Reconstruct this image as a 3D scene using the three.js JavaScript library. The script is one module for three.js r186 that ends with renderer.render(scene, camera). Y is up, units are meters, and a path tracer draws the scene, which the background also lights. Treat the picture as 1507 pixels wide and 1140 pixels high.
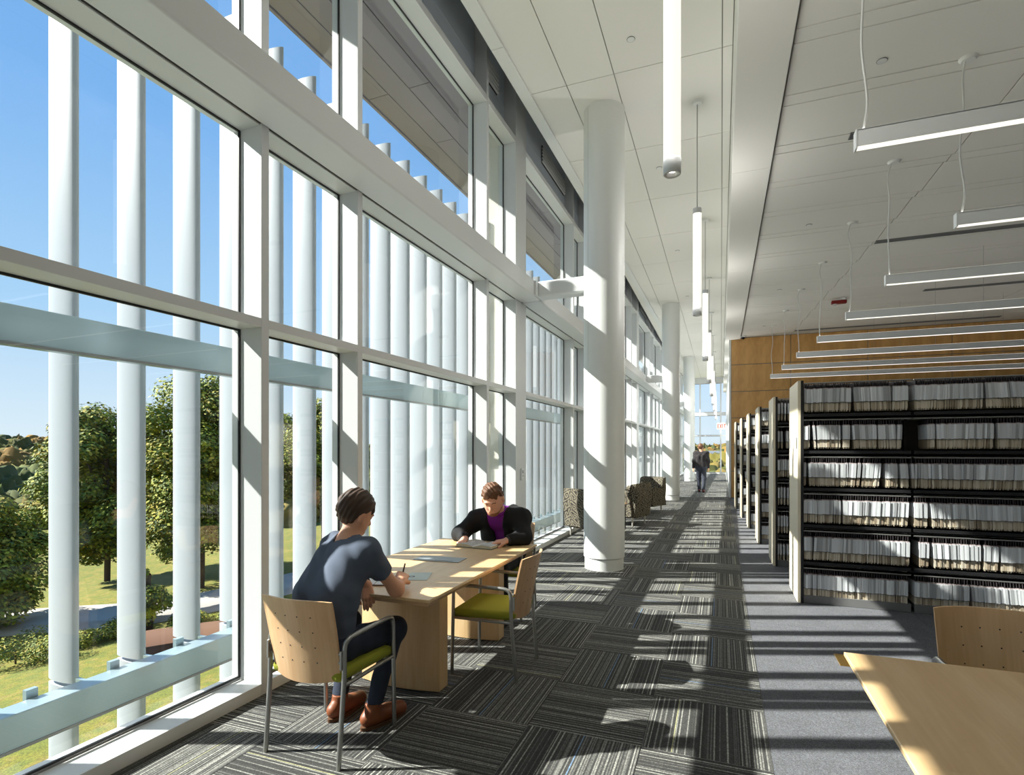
import * as THREE from 'three';
import { RoundedBoxGeometry } from 'three/addons/geometries/RoundedBoxGeometry.js';
import { mergeGeometries, mergeVertices } from 'three/addons/utils/BufferGeometryUtils.js';
import { RectAreaLightUniformsLib } from 'three/addons/lights/RectAreaLightUniformsLib.js';

// ---------------------------------------------------------------- camera, sky, sun, exposure
RectAreaLightUniformsLib.init();
const scene = new THREE.Scene();
const FOCAL = 802, HORIZON = 660, EYE = 1.6;
const camera = new THREE.PerspectiveCamera(2 * Math.atan(HORIZON / FOCAL) * 180 / Math.PI, 1507 / (2 * HORIZON), 0.05, 900);
camera.setViewOffset(1507, 2 * HORIZON, 0, 0, 1507, 1140);
camera.position.set(0, EYE, 0);
camera.rotation.y = Math.atan((1061 - 753.5) / FOCAL);
camera.updateProjectionMatrix();
scene.add(camera);

const renderer = new THREE.WebGLRenderer({ antialias: true });
renderer.toneMapping = THREE.LinearToneMapping;
renderer.toneMappingExposure = 1.06;
renderer.shadowMap.enabled = true;

{ // clear autumn sky: pale at the horizon, blue overhead
  const H = 256, Wd = 8, data = new Float32Array(H * Wd * 4);
  const stops = [[0, .80, .90, .98], [4, .68, .83, .99], [12, .43, .68, .98], [28, .215, .47, .90], [55, .13, .35, .78], [90, .10, .28, .66]];
  for (let r = 0; r < H; r++) {
    const e = ((r + .5) / H - .5) * 180;
    let c = [.24, .25, .24];
    if (e >= 0) for (let i = 0; i < stops.length - 1; i++) if (e >= stops[i][0] && e <= stops[i + 1][0]) {
      const t = (e - stops[i][0]) / (stops[i + 1][0] - stops[i][0]);
      c = [1, 2, 3].map((k) => stops[i][k] + (stops[i + 1][k] - stops[i][k]) * t);
    }
    for (let x = 0; x < Wd; x++) data.set([...c, 1], (r * Wd + x) * 4);
  }
  const sky = new THREE.DataTexture(data, Wd, H, THREE.RGBAFormat, THREE.FloatType);
  sky.mapping = THREE.EquirectangularReflectionMapping; sky.magFilter = THREE.LinearFilter; sky.needsUpdate = true;
  scene.background = sky;
}
const SUN = new THREE.Vector3(-1.214, 1, .44);
const sun = new THREE.DirectionalLight(new THREE.Color(1, .955, .885), 14);
sun.position.copy(SUN).multiplyScalar(30).add(new THREE.Vector3(0, 0, -14));
sun.target.position.set(0, 0, -14);
sun.castShadow = true; sun.shadow.radius = 1; sun.shadow.mapSize.set(4096, 4096);
Object.assign(sun.shadow.camera, { left: -30, right: 30, top: 30, bottom: -30, near: 1, far: 140 });
scene.add(sun, sun.target);

const LINEAR_LAMP = .3, LINEAR_UP = 3.5, TUBE_LAMP = .9;              // strength of the suspended lamps

// ---------------------------------------------------------------- helpers
function rng(s) { return () => { s |= 0; s = s + 0x6D2B79F5 | 0; let t = Math.imul(s ^ s >>> 15, 1 | s); t = t + Math.imul(t ^ t >>> 7, 61 | t) ^ t; return ((t ^ t >>> 14) >>> 0) / 4294967296; }; }
const R = rng(7), V = (x, y, z) => new THREE.Vector3(x, y, z), PI = Math.PI;
const used = {};
function numbered(n) { const k = used[n] = (used[n] ?? -1) + 1; return k ? n + '_' + String(k).padStart(3, '0') : n; }
function lin(g) { g = g.index ? g.toNonIndexed() : g; for (const k of Object.keys(g.attributes)) if (!['position', 'normal', 'uv', 'color'].includes(k)) g.deleteAttribute(k); return g; }
function merge(a) { return a.length === 1 ? lin(a[0]) : mergeGeometries(a.map(lin)); }
function box(x0, x1, y0, y1, z0, z1) { return new THREE.BoxGeometry(x1 - x0, y1 - y0, z1 - z0).translate((x0 + x1) / 2, (y0 + y1) / 2, (z0 + z1) / 2); }
function rbox(x0, x1, y0, y1, z0, z1, r = .004, seg = 2) { return new RoundedBoxGeometry(x1 - x0, y1 - y0, z1 - z0, seg, r).translate((x0 + x1) / 2, (y0 + y1) / 2, (z0 + z1) / 2); }
function cyl(r0, r1, h, x, y, z, seg = 24) { return new THREE.CylinderGeometry(r1, r0, h, seg).translate(x, y + h / 2, z); }
function tube(pts, r, seg = 24, rad = 8) { return new THREE.TubeGeometry(new THREE.CatmullRomCurve3(pts.map((p) => p.isVector3 ? p : V(...p)), false, 'centripetal'), seg, r, rad, false); }
function bar(a, b, r, seg = 8) { a = V(...a); b = V(...b); const d = b.clone().sub(a), g = new THREE.CylinderGeometry(r, r, d.length(), seg); g.applyQuaternion(new THREE.Quaternion().setFromUnitVectors(V(0, 1, 0), d.normalize())); return g.translate((a.x + b.x) / 2, (a.y + b.y) / 2, (a.z + b.z) / 2); }
function uvBox(g, turn = false) { // uv in metres from the facing axis
  g = lin(g); const p = g.attributes.position, n = g.attributes.normal, uv = new Float32Array(p.count * 2);
  for (let i = 0; i < p.count; i += 3) {
    let a = 0, b = 0, c = 0;
    for (let k = 0; k < 3; k++) { a += Math.abs(n.getX(i + k)); b += Math.abs(n.getY(i + k)); c += Math.abs(n.getZ(i + k)); }
    for (let k = 0; k < 3; k++) {
      const x = p.getX(i + k), y = p.getY(i + k), z = p.getZ(i + k);
      let q = b >= a && b >= c ? [x, z] : a >= c ? [z, y] : [x, y];
      if (turn) q = [q[1], q[0]];
      uv.set(q, (i + k) * 2);
    }
  }
  g.setAttribute('uv', new THREE.BufferAttribute(uv, 2)); return g;
}
function mesh(name, geos, m, parent) {
  const o = new THREE.Mesh(Array.isArray(geos) ? merge(geos) : geos, m);
  o.name = parent ? name : numbered(name); o.castShadow = o.receiveShadow = true; (parent ?? scene).add(o); return o;
}
function tag(o, label, category, group, kind) { o.userData = { label, category }; if (group) o.userData.group = group; if (kind) o.userData.kind = kind; return o; }
function thing(name, label, category, pos = [0, 0, 0], turn = 0, group) {
  const o = new THREE.Group(); o.name = numbered(name); o.position.set(...pos); o.rotation.y = turn; scene.add(o); return tag(o, label, category, group);
}
function struct(name, label, category, pos = [0, 0, 0], turn = 0) { const o = thing(name, label, category, pos, turn); o.userData.kind = 'structure'; return o; }
function copy(o, pos, turn, label) { const c = o.clone(); c.name = numbered(o.name.replace(/_\d{3}$/, '')); c.position.set(...pos); c.rotation.set(0, turn, 0); c.userData = { ...o.userData }; if (label) c.userData.label = label; scene.add(c); return c; }
const rgb = (r, g, b) => new THREE.Color().setRGB(r / 255, g / 255, b / 255, THREE.SRGBColorSpace);
function mat(c, roughness = .6, o = {}) { return new THREE.MeshPhysicalMaterial({ color: Array.isArray(c) ? rgb(...c) : c, roughness, ...o }); }

// tiling value noise and textures
const lat = (() => { const r = rng(99), t = new Float32Array(65536); for (let i = 0; i < 65536; i++) t[i] = r(); return t; })();
function vn(x, y, p = 256) { const xi = Math.floor(x), yi = Math.floor(y), u = x - xi, v = y - yi, s = u * u * (3 - 2 * u), t = v * v * (3 - 2 * v), m = (k) => ((k % p) + p) % p, L = (a, b) => lat[(m(b) * 256 + m(a)) & 65535]; return (L(xi, yi) * (1 - s) + L(xi + 1, yi) * s) * (1 - t) + (L(xi, yi + 1) * (1 - s) + L(xi + 1, yi + 1) * s) * t; }
function tex(w, h, fn, srgb = true) {
  const d = new Uint8Array(w * h * 4);
  for (let y = 0; y < h; y++) for (let x = 0; x < w; x++) { const c = fn(x / w, y / h, x, y), k = (y * w + x) * 4; d[k] = Math.max(0, Math.min(255, c[0])); d[k + 1] = Math.max(0, Math.min(255, c[1])); d[k + 2] = Math.max(0, Math.min(255, c[2])); d[k + 3] = 255; }
  const t = new THREE.DataTexture(d, w, h); t.wrapS = t.wrapT = THREE.RepeatWrapping; t.magFilter = THREE.LinearFilter; t.minFilter = THREE.LinearMipmapLinearFilter; t.generateMipmaps = true; if (srgb) t.colorSpace = THREE.SRGBColorSpace; t.needsUpdate = true; return t;
}
function woodTex(base, dark, rows, fleck) { // grain along v
  return tex(512, 512, (u, v) => {
    const wv = vn(u * 8, v * 4, 4) * .8, a = vn(u * rows + wv * 3, v * 4, 8), b = vn(u * 128, v * 8, 128), c = vn(u * 4, v * 2, 2), f = vn(u * 64, v * 64, 64) > fleck ? .5 : 0;
    const t = Math.min(1, a * .45 + b * .3 + c * .35 + f * .25 - .15);
    return [0, 1, 2].map((k) => base[k] + (dark[k] - base[k]) * t);
  });
}
const T = {};
T.maple = woodTex([228, 196, 150], [206, 166, 116], 24, .93);
T.beech = woodTex([228, 190, 148], [202, 158, 114], 32, .95);
T.panel = woodTex([226, 178, 110], [196, 144, 80], 16, .97);
T.maple.repeat.set(1, 1);
T.fine = tex(256, 256, (u, v, x, y) => { const n = lat[(y * 256 + x) & 65535] * 120 + vn(u * 64, v * 64, 64) * 135; return [n, n, n]; }, false);

const M = {
  white: mat([226, 228, 226], .42), frame: mat([216, 218, 219], .38), ceiling: mat([232, 231, 226], .9),
  gasket: mat([22, 24, 26], .5), glass: mat([244, 250, 249], .01, { transmission: 1, thickness: 0, ior: 1.5 }),
  fin: mat([178, 184, 192], .4), rail: mat([158, 178, 188], .3, { metalness: .4 }), overhang: mat([140, 132, 146], .5, { metalness: .2 }), spandrel: mat([206, 216, 226], .4), pier: mat([224, 220, 208], .8),
  maple: mat([255, 255, 255], .38, { map: T.maple, clearcoat: .25, clearcoatRoughness: .3 }), beech: mat([255, 255, 255], .42, { map: T.beech }), panel: mat([255, 255, 255], .45, { map: T.panel }),
  steel: mat([168, 168, 166], .34, { metalness: .85 }), black: mat([22, 22, 24], .55), dark: mat([44, 42, 42], .6), grey: mat([128, 130, 132], .5), joint: mat([146, 144, 138], .9),
};

// ---------------------------------------------------------------- floor
const TILE = .645, TX0 = .245, TZ0 = -4.275;
{
  const floor = struct('floor', 'dark grey carpet floor running along the glass wall', 'floor');
  mesh('slab', box(-3.12, 12, -.5, -.012, -37.2, 5), M.joint, floor);
  // striped carpet squares, turned a quarter from one to the next
  const variants = [];
  for (let k = 0; k < 6; k++) {
    const r = rng(100 + k), lines = [], split = .3 + r() * .4, pitchA = .016 + r() * .012, pitchB = .011 + r() * .008;
    for (let x = .004; x < 1;) { lines.push([x, .0035 + r() * .003, .35 + r() * .65, 0]); x += (x < split ? pitchA : pitchB) * (.7 + r() * 1.6); }
    const accent = k % 3 === 2 ? [] : k === 1 ? [[r(), .004, 1, 2]] : [[r(), .004, 1, 1]];
    const px = new Float32Array(512 * 3).fill(0);
    for (let i = 0; i < 512; i++) { const b = 50 + vn(i / 9 + k * 20, 3.3) * 18; px.set([b, b * .99, b * .97], i * 3); }
    for (const [x, w, s, kind] of [...lines, ...accent]) for (let i = Math.floor((x - w) * 512); i < (x + w) * 512; i++) if (i >= 0 && i < 512) {
      const c = kind === 1 ? [158, 156, 118] : kind === 2 ? [104, 130, 160] : [158 * s + 44 * (1 - s), 157 * s + 44 * (1 - s), 150 * s + 44 * (1 - s)];
      for (let j = 0; j < 3; j++) px[i * 3 + j] = c[j];
    }
    const t = tex(512, 512, (u, v, x, y) => { const dash = .72 + .5 * vn(u * 128, v * 170, 256), n = (lat[(y * 131 + x * 7) & 65535] - .5) * 24; return [0, 1, 2].map((j) => px[x * 3 + j] * dash + n); });
    variants.push(mat([255, 255, 255], 1, { map: t, bumpMap: T.fine, bumpScale: .001 }));
  }
  const g = new THREE.BoxGeometry(TILE - .003, .012, TILE - .003).translate(0, -.006, 0);
  { const p = g.attributes.position, uv = g.attributes.uv; for (let i = 0; i < p.count; i++) uv.setXY(i, p.getX(i) / TILE + .5, p.getZ(i) / TILE + .5); }
  let n = 0;
  for (let c = 0; c < 5; c++) for (let r = -8; r < 51; r++) {
    const z = TZ0 - (r + .5) * TILE; if (z < -37) continue;
    const o = mesh('carpet_tile', g, variants[Math.floor(R() * 6)], floor);
    o.position.set(TX0 - (c + .5) * TILE, 0, z); o.rotation.y = ((c + r + 100) % 2 ? PI / 2 : 0) + (R() < .5 ? PI : 0); n++;
  }
  const plain = tex(512, 512, (u, v, x, y) => { const a = lat[(y * 512 + x * 3) & 65535], b = vn(u * 170, v * 170, 170), c = vn(u * 8, v * 8, 8); const k = 62 + a * 52 + b * 40 + c * 8; return [k * .99, k, k * 1.03]; });
  plain.repeat.set(1.2, 1.2);
  const pm = mat([212, 212, 216], 1, { map: plain, bumpMap: T.fine, bumpScale: .001 });
  for (let i = 0; i < 8; i++) for (let r = 0; r < 17; r++) { const x = TX0 + i * 1.5, z1 = 5 - r * 1.5; if (x > 11 || z1 < -19.2) continue; mesh('plain_carpet', uvBox(box(x + .0012, x + 1.4988, -.012, 0, Math.max(z1 - 1.4988, -19.2), z1 - .0012)), pm, floor); }
}

// ---------------------------------------------------------------- glass wall (its own line, turned a little from the carpet)
const WT = -.018, wallP = (off, y, z) => [-2.8306 + off * Math.cos(WT) + z * Math.sin(WT), y, z * Math.cos(WT) - off * Math.sin(WT)];
const zEnd = -37, zStart = 3.1, joints = [3.1, -7.4, -17.9, -28.4];
const mullions = [];
for (const t of [-7.4, -17.9, -28.4, -38.9]) for (const r of [1.15, 3.67, 4.65, 6.69, 7.67]) if (t + r > zEnd + .3) mullions.push(t + r);
const verticals = [...joints.map((z) => [z, .205]), ...mullions.map((z) => [z, .031])].sort((a, b) => b[0] - a[0]);
const levels = [[.09, 2.388], [2.447, 3.70], [3.99, 5.92]], TOP = 7.08;
{
  const wall = struct('wall_left', 'white aluminium curtain wall frame of mullions, transoms and heavy beam', 'window wall', wallP(0, 0, 0), WT);
  for (const [z, w] of verticals) {
    mesh('mullion', [rbox(-.19, 0, 0, TOP, z - w, z + w, .003), box(-.26, -.2, -.4, 6.5, z - w, z + w)], M.frame, wall);
  }
  const cells = verticals.map(([z, w], i) => i < verticals.length - 1 ? [z - w, verticals[i + 1][0] + verticals[i + 1][1]] : [z - w, zEnd]);
  let n = 0;
  for (const [a, b] of cells) {
    mesh('sill', rbox(-.19, .0, -.01, .075, b, a, .003), M.white, wall);
    mesh('sill_cap', box(-.26, -.2, -.4, .09, b, a), M.frame, wall);
    for (const [y0, y1] of [[2.388, 2.447], [3.70, 3.76], [3.93, 3.99], [5.92, 6.0]]) mesh('transom', rbox(-.25, y0 === 3.70 ? -.014 : 0, y0, y1, b, a, .003), M.frame, wall);
    for (const [y0, y1] of [[6.0, 6.45], [6.45, TOP]]) { const k = Math.max(1, Math.round((a - b) / 1.2)); for (let j = 0; j < k; j++) mesh('spandrel_panel', rbox(-.22, -.17, y0 + .003, y1 - .003, b + (a - b) * j / k + .003, b + (a - b) * (j + 1) / k - .003, .002, 1), M.spandrel, wall); }
    for (const [y0, y1] of levels) {
      n++;
      const w = struct('window_' + n, 'tall clear glass pane held in a black gasket', 'window', wallP(-.196, y0, (a + b) / 2), WT), h = y1 - y0, l = a - b;
      mesh('pane', new THREE.PlaneGeometry(l, h).rotateY(PI / 2).translate(0, h / 2, 0), M.glass, w);
      const t = .012;
      mesh('gasket', [box(0, .012, 0, t, -l / 2, l / 2), box(0, .012, h - t, h, -l / 2, l / 2), box(0, .012, t, h - t, -l / 2, -l / 2 + t), box(0, .012, t, h - t, l / 2 - t, l / 2)], M.gasket, w);
    }
  }
  // heavy beam between the two window storeys and its braces to the columns
  const ends = [zStart, ...joints.slice(1), zEnd];
  for (let i = 0; i < ends.length - 1; i++) {
    mesh('beam', rbox(.0, .3, 3.70, 3.93, ends[i + 1] + .012, ends[i] - .012, .022, 4), M.frame, wall);
    mesh('shadow_gap', box(-.03, .03, 3.71, 3.75, ends[i + 1], ends[i]), M.dark, wall);
  }
  for (const z of joints) { mesh('brace', rbox(.32, 1.12, 3.705, 3.925, z - .02, z + .2, .03, 4), M.frame, wall); mesh('brace_plate', box(.29, .33, 3.72, 3.91, z - .1, z + .28), M.frame, wall); }
}

// ---------------------------------------------------------------- ceilings
const HC = 6.13, HR = 5.2, BX0 = .131, BX1 = .588;
{
  const c = struct('ceiling', 'white panel ceiling over the corridor with lower bulkhead and reading room ceiling', 'ceiling');
  mesh('slab', box(-3.1, 12, TOP, TOP + .25, zEnd - .2, 5), M.white, c);
  mesh('backing', [box(-2.36, BX0 + .02, HC + .02, HC + .05, zEnd, 5), box(BX1 - .02, 12, HR + .02, HR + .05, -19.2, 5)], M.joint, c);
  const xs = [-2.35, -1.80, -1.21, .015, BX0 - .004];
  for (let i = 0; i < 4; i++) for (let k = 0; k < 25; k++) {
    const z1 = 5.86 - k * 1.78, z0 = z1 - 1.78; if (z0 > 5 || z1 < zEnd) continue;
    mesh('ceiling_panel', rbox(xs[i] + .005, xs[i + 1] - .005, HC, HC + .02, Math.max(z0, zEnd) + .005, Math.min(z1, 5) - .005, .003, 1), M.ceiling, c);
  }
  for (let k = 0; k < 12; k++) { const z1 = 5 - k * 3.56, z0 = Math.max(z1 - 3.56, zEnd); if (z1 > zEnd) { const o = mesh('edge_trim', rbox(-.075, .075, 0, .16, -(z1 - z0) / 2 + .003, (z1 - z0) / 2 - .003, .004), M.white, c); o.position.set(...wallP(.375, HC - .03, (z0 + z1) / 2)); o.rotation.y = WT; } }
  for (let k = 0; k < 10; k++) { const z1 = 5 - k * 4.2, z0 = z1 - 4.2; mesh('bulkhead', rbox(BX0, BX1, HR - .05, TOP, Math.max(z0, zEnd) + .002, z1 - .002, .006, 1), M.ceiling, c); }
  // long panels of the reading room, in pairs of narrow strips at the lamp rows
  const zs = []; for (let k = -5; k < 8; k++) { const z = -6.2 - k * 1.957; zs.push(z, z - .185, z - 1.0, z - 1.19); }
  zs.sort((a, b) => b - a);
  for (let i = 0; i < zs.length - 1; i++) {
    const a = Math.min(zs[i], 5), b = Math.max(zs[i + 1], -19.2); if (a - b < .02) continue;
    const xm = 2.73 - (-6.6 - (a + b) / 2) * .053;
    for (const [x0, x1] of [[BX1 + .012, xm], [xm, xm + 4.1], [xm + 4.1, 12]]) mesh('ceiling_panel', rbox(x0 + .007, x1 - .007, HR, HR + .02, b + .007, a - .007, .003, 1), M.ceiling, c);
  }
}

// ---------------------------------------------------------------- other walls
{
  const w = struct('wall_back', 'golden wood veneer wall panels behind the shelves', 'wall', [.31, 0, -19.2]);
  mesh('core', box(0, 11.7, 0, HR + .05, -.3, -.022), M.grey, w);
  const xs = [0, 1.75, 3.83, 5.91, 7.99, 10.07, 11.69], ys = [0, .86, 1.73, 2.6, 3.46, 4.33, HR];
  for (let i = 0; i < 6; i++) for (let j = 0; j < 6; j++) mesh('wood_panel', uvBox(rbox(xs[i] + .009, xs[i + 1] - .009, ys[j] + .009, ys[j + 1] - .009, -.022, 0, .002, 1).translate(i * .37, j * .61, 0)).translate(-i * .37, -j * .61, 0), M.panel, w);
  mesh('corner_trim', rbox(-.06, 0, 0, HR, -.31, .02, .004), M.white, w);
  const r = struct('wall_right', 'white wall closing the far corridor', 'wall', [.3, 0, -28.2]);
  mesh('plaster', box(0, .2, 0, TOP, -8.9, 8.7), M.white, r);
  const e = struct('wall_right', 'plain white wall of the reading room', 'wall', [12, 0, -7]);
  mesh('plaster', box(0, .2, 0, TOP, -12.4, 12), M.white, e);
  const f = struct('wall_front', 'plain white wall opposite the wood panels', 'wall', [4.5, 0, 5]);
  mesh('plaster', box(-7.6, 7.6, 0, TOP, 0, .2), M.white, f);
  const end = struct('wall_end', 'white framed glass wall at the far end of the corridor', 'window wall', [-1.05, 0, -37]);
  for (const x of [-1.36, -.2, 1.04]) mesh('mullion', rbox(x - .04, x + .04, 0, TOP, -.1, .08, .004), M.frame, end);
  for (const [y, h] of [[0, .1], [2.4, .06], [3.70, .22], [5.75, 1.3]]) mesh('transom', rbox(-1.4, 1.36, y, y + h, -.1, .07, .004), M.frame, end);
  let n = 200;
  for (const [y0, y1] of [[.1, 2.4], [2.46, 3.7], [3.92, 5.75]]) for (const [x0, x1] of [[-1.32, -.24], [-.16, 1.0]]) { const q = struct('window_' + (++n), 'clear glass pane of the far corridor end', 'window', [-1.05 + (x0 + x1) / 2, y0, -37.02]); mesh('pane', new THREE.PlaneGeometry(x1 - x0, y1 - y0).translate(0, (y1 - y0) / 2, 0), M.glass, q); mesh('gasket', [box((x0 - x1) / 2, (x1 - x0) / 2, 0, .02, 0, .02), box((x0 - x1) / 2, (x1 - x0) / 2, y1 - y0 - .02, y1 - y0, 0, .02)], M.gasket, q); }
}

// ---------------------------------------------------------------- columns
{
  const shells = [];
  for (const k of [0, 1]) {
    const s = new THREE.Shape(), a0 = k * PI + .9 + .008, a1 = a0 + PI - .016;
    s.absarc(0, 0, .272, a0, a1, false); s.absarc(0, 0, .25, a1, a0, true);
    shells.push(new THREE.ExtrudeGeometry(s, { depth: HC + .03 - .16, bevelEnabled: false, curveSegments: 40 }).rotateX(-PI / 2).translate(0, .16, 0));
  }
  const labels = ['large round white column behind the reading table', 'round white column behind the patterned lounge chairs', 'round white column beside the walking person', 'round white column by the plain white wall'];
  [[-1.47, -7.3], [-1.47, -17.8], [-1.47, -28.3], [-1.47, 3.2]].forEach(([x, z], i) => {
    const o = thing('column', labels[i], 'column', [x, 0, z], 0, 'round columns along the glass wall');
    for (const g of shells) mesh('shaft', g, M.white, o);
    mesh('core', cyl(.251, .251, HC - .1, 0, .1, 0, 48), M.grey, o); mesh('base', cyl(.258, .258, .15, 0, 0, 0, 48), M.white, o);
    mesh('collar', cyl(.264, .264, .02, 0, HC - .03, 0, 48), M.grey, o);
  });
}

// ---------------------------------------------------------------- outside the glass: fins, rails, roof edge, piers
{
  const ring = []; for (let i = 0; i < 28; i++) { const a = i / 28 * 2 * PI; ring.push(new THREE.Vector2(.165 * Math.cos(a), .037 * Math.sin(a))); }
  const sh = new THREE.Shape(ring), ext = (h, y) => { const g = new THREE.ExtrudeGeometry(sh, { depth: h, bevelEnabled: false }).rotateX(-PI / 2).translate(0, y, 0); return g; };
  const smooth = (g) => { const p = g.attributes.position, n = g.attributes.normal; for (let i = 0; i < p.count; i++) if (Math.abs(n.getY(i)) < .5) { const v = V(p.getX(i) / .0272, 0, p.getZ(i) / .00137).normalize(); n.setXYZ(i, v.x, 0, v.z); } return g; };
  const up = smooth(lin(ext(5.83, -.07))), low = smooth(lin(ext(3.6, -3.7))), br = merge([box(.13, .535, -.10, -.03, -.012, .012), box(.50, .535, -.10, .14, -.05, .012)]), bu = box(.13, .535, 2.26, 2.36, -.012, .012);
  const proto = thing('sun_fin', 'tall white blade shaped sun fin outside the glass wall', 'sun fin', wallP(-1.65, 0, 3.2), WT, 'row of white sun fins');
  mesh('blade', up, M.fin, proto); mesh('lower_blade', low, M.fin, proto); mesh('bracket', br, M.rail, proto); mesh('upper_bracket', bu, M.rail, proto);
  for (let k = -11; k < 72; k++) { const z = -2.488 - .478 * k; if (k === -11) proto.position.set(...wallP(-1.65, 0, z)); else copy(proto, wallP(-1.65, 0, z), WT); }
  const rails = [[2.2, 2.42, 'pale steel rail carrying the sun fins above head height'], [-.11, .09, 'pale steel rail carrying the sun fins at floor level']];
  for (const [y0, y1, l] of rails) { const o = thing('fin_rail', l, 'rail', wallP(-1.03, y0, -17), WT, 'rails behind the sun fins'); mesh('tube_section', rbox(-.08, .08, 0, y1 - y0, -20, 20.1, .008), M.rail, o); mesh('lip', box(.07, .085, -.012, .004, -20, 20.1), M.grey, o); }
  const oh = struct('roof_overhang', 'grey panelled roof overhang above the sun fins', 'roof', wallP(0, 6.5, 0), WT);
  mesh('deck', box(-1.92, -.27, .03, .9, zEnd - 1, 6), M.dark, oh); mesh('roof_slab', box(-1.9, 15, .9, 1.05, zEnd - 1, 7), M.white, oh);
  mesh('fascia', box(-1.95, -1.915, -.02, 1.05, zEnd - 1, 6), M.overhang, oh);
  for (let i = 0; i < 5; i++) for (let k = -1; k < 14; k++) { const x0 = -1.91 + i * .33, z1 = 6 - k * 3.1 - (i % 2) * 1.3; mesh('soffit_panel', rbox(x0 + .006, x0 + .324, 0, .03, Math.max(z1 - 3.1, zEnd - 1) + .006, Math.min(z1, 6) - .006, .003, 1), M.overhang, oh); }
  for (const z of [-7.42, -17.92, -28.42]) {
    const p = thing('exterior_pier', z > -8 ? 'cream pier outside the glass, behind the man in the black jacket' : z > -18 ? 'cream pier outside the glass beside the lounge chairs' : 'cream pier outside the glass near the far end', 'pier', wallP(-.6, -5, z), WT, 'piers outside the glass wall');
    mesh('shaft', rbox(-.12, .33, 0, 11.49, -.2, .2, .01), M.pier, p);
    mesh('outrigger', [box(-1.05, -.12, 9.6, 9.72, -.05, .05), bar([-.75, 9.62, 0], [-.1, 9.05, 0], .035)], M.white, p);
  }
}

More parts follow.
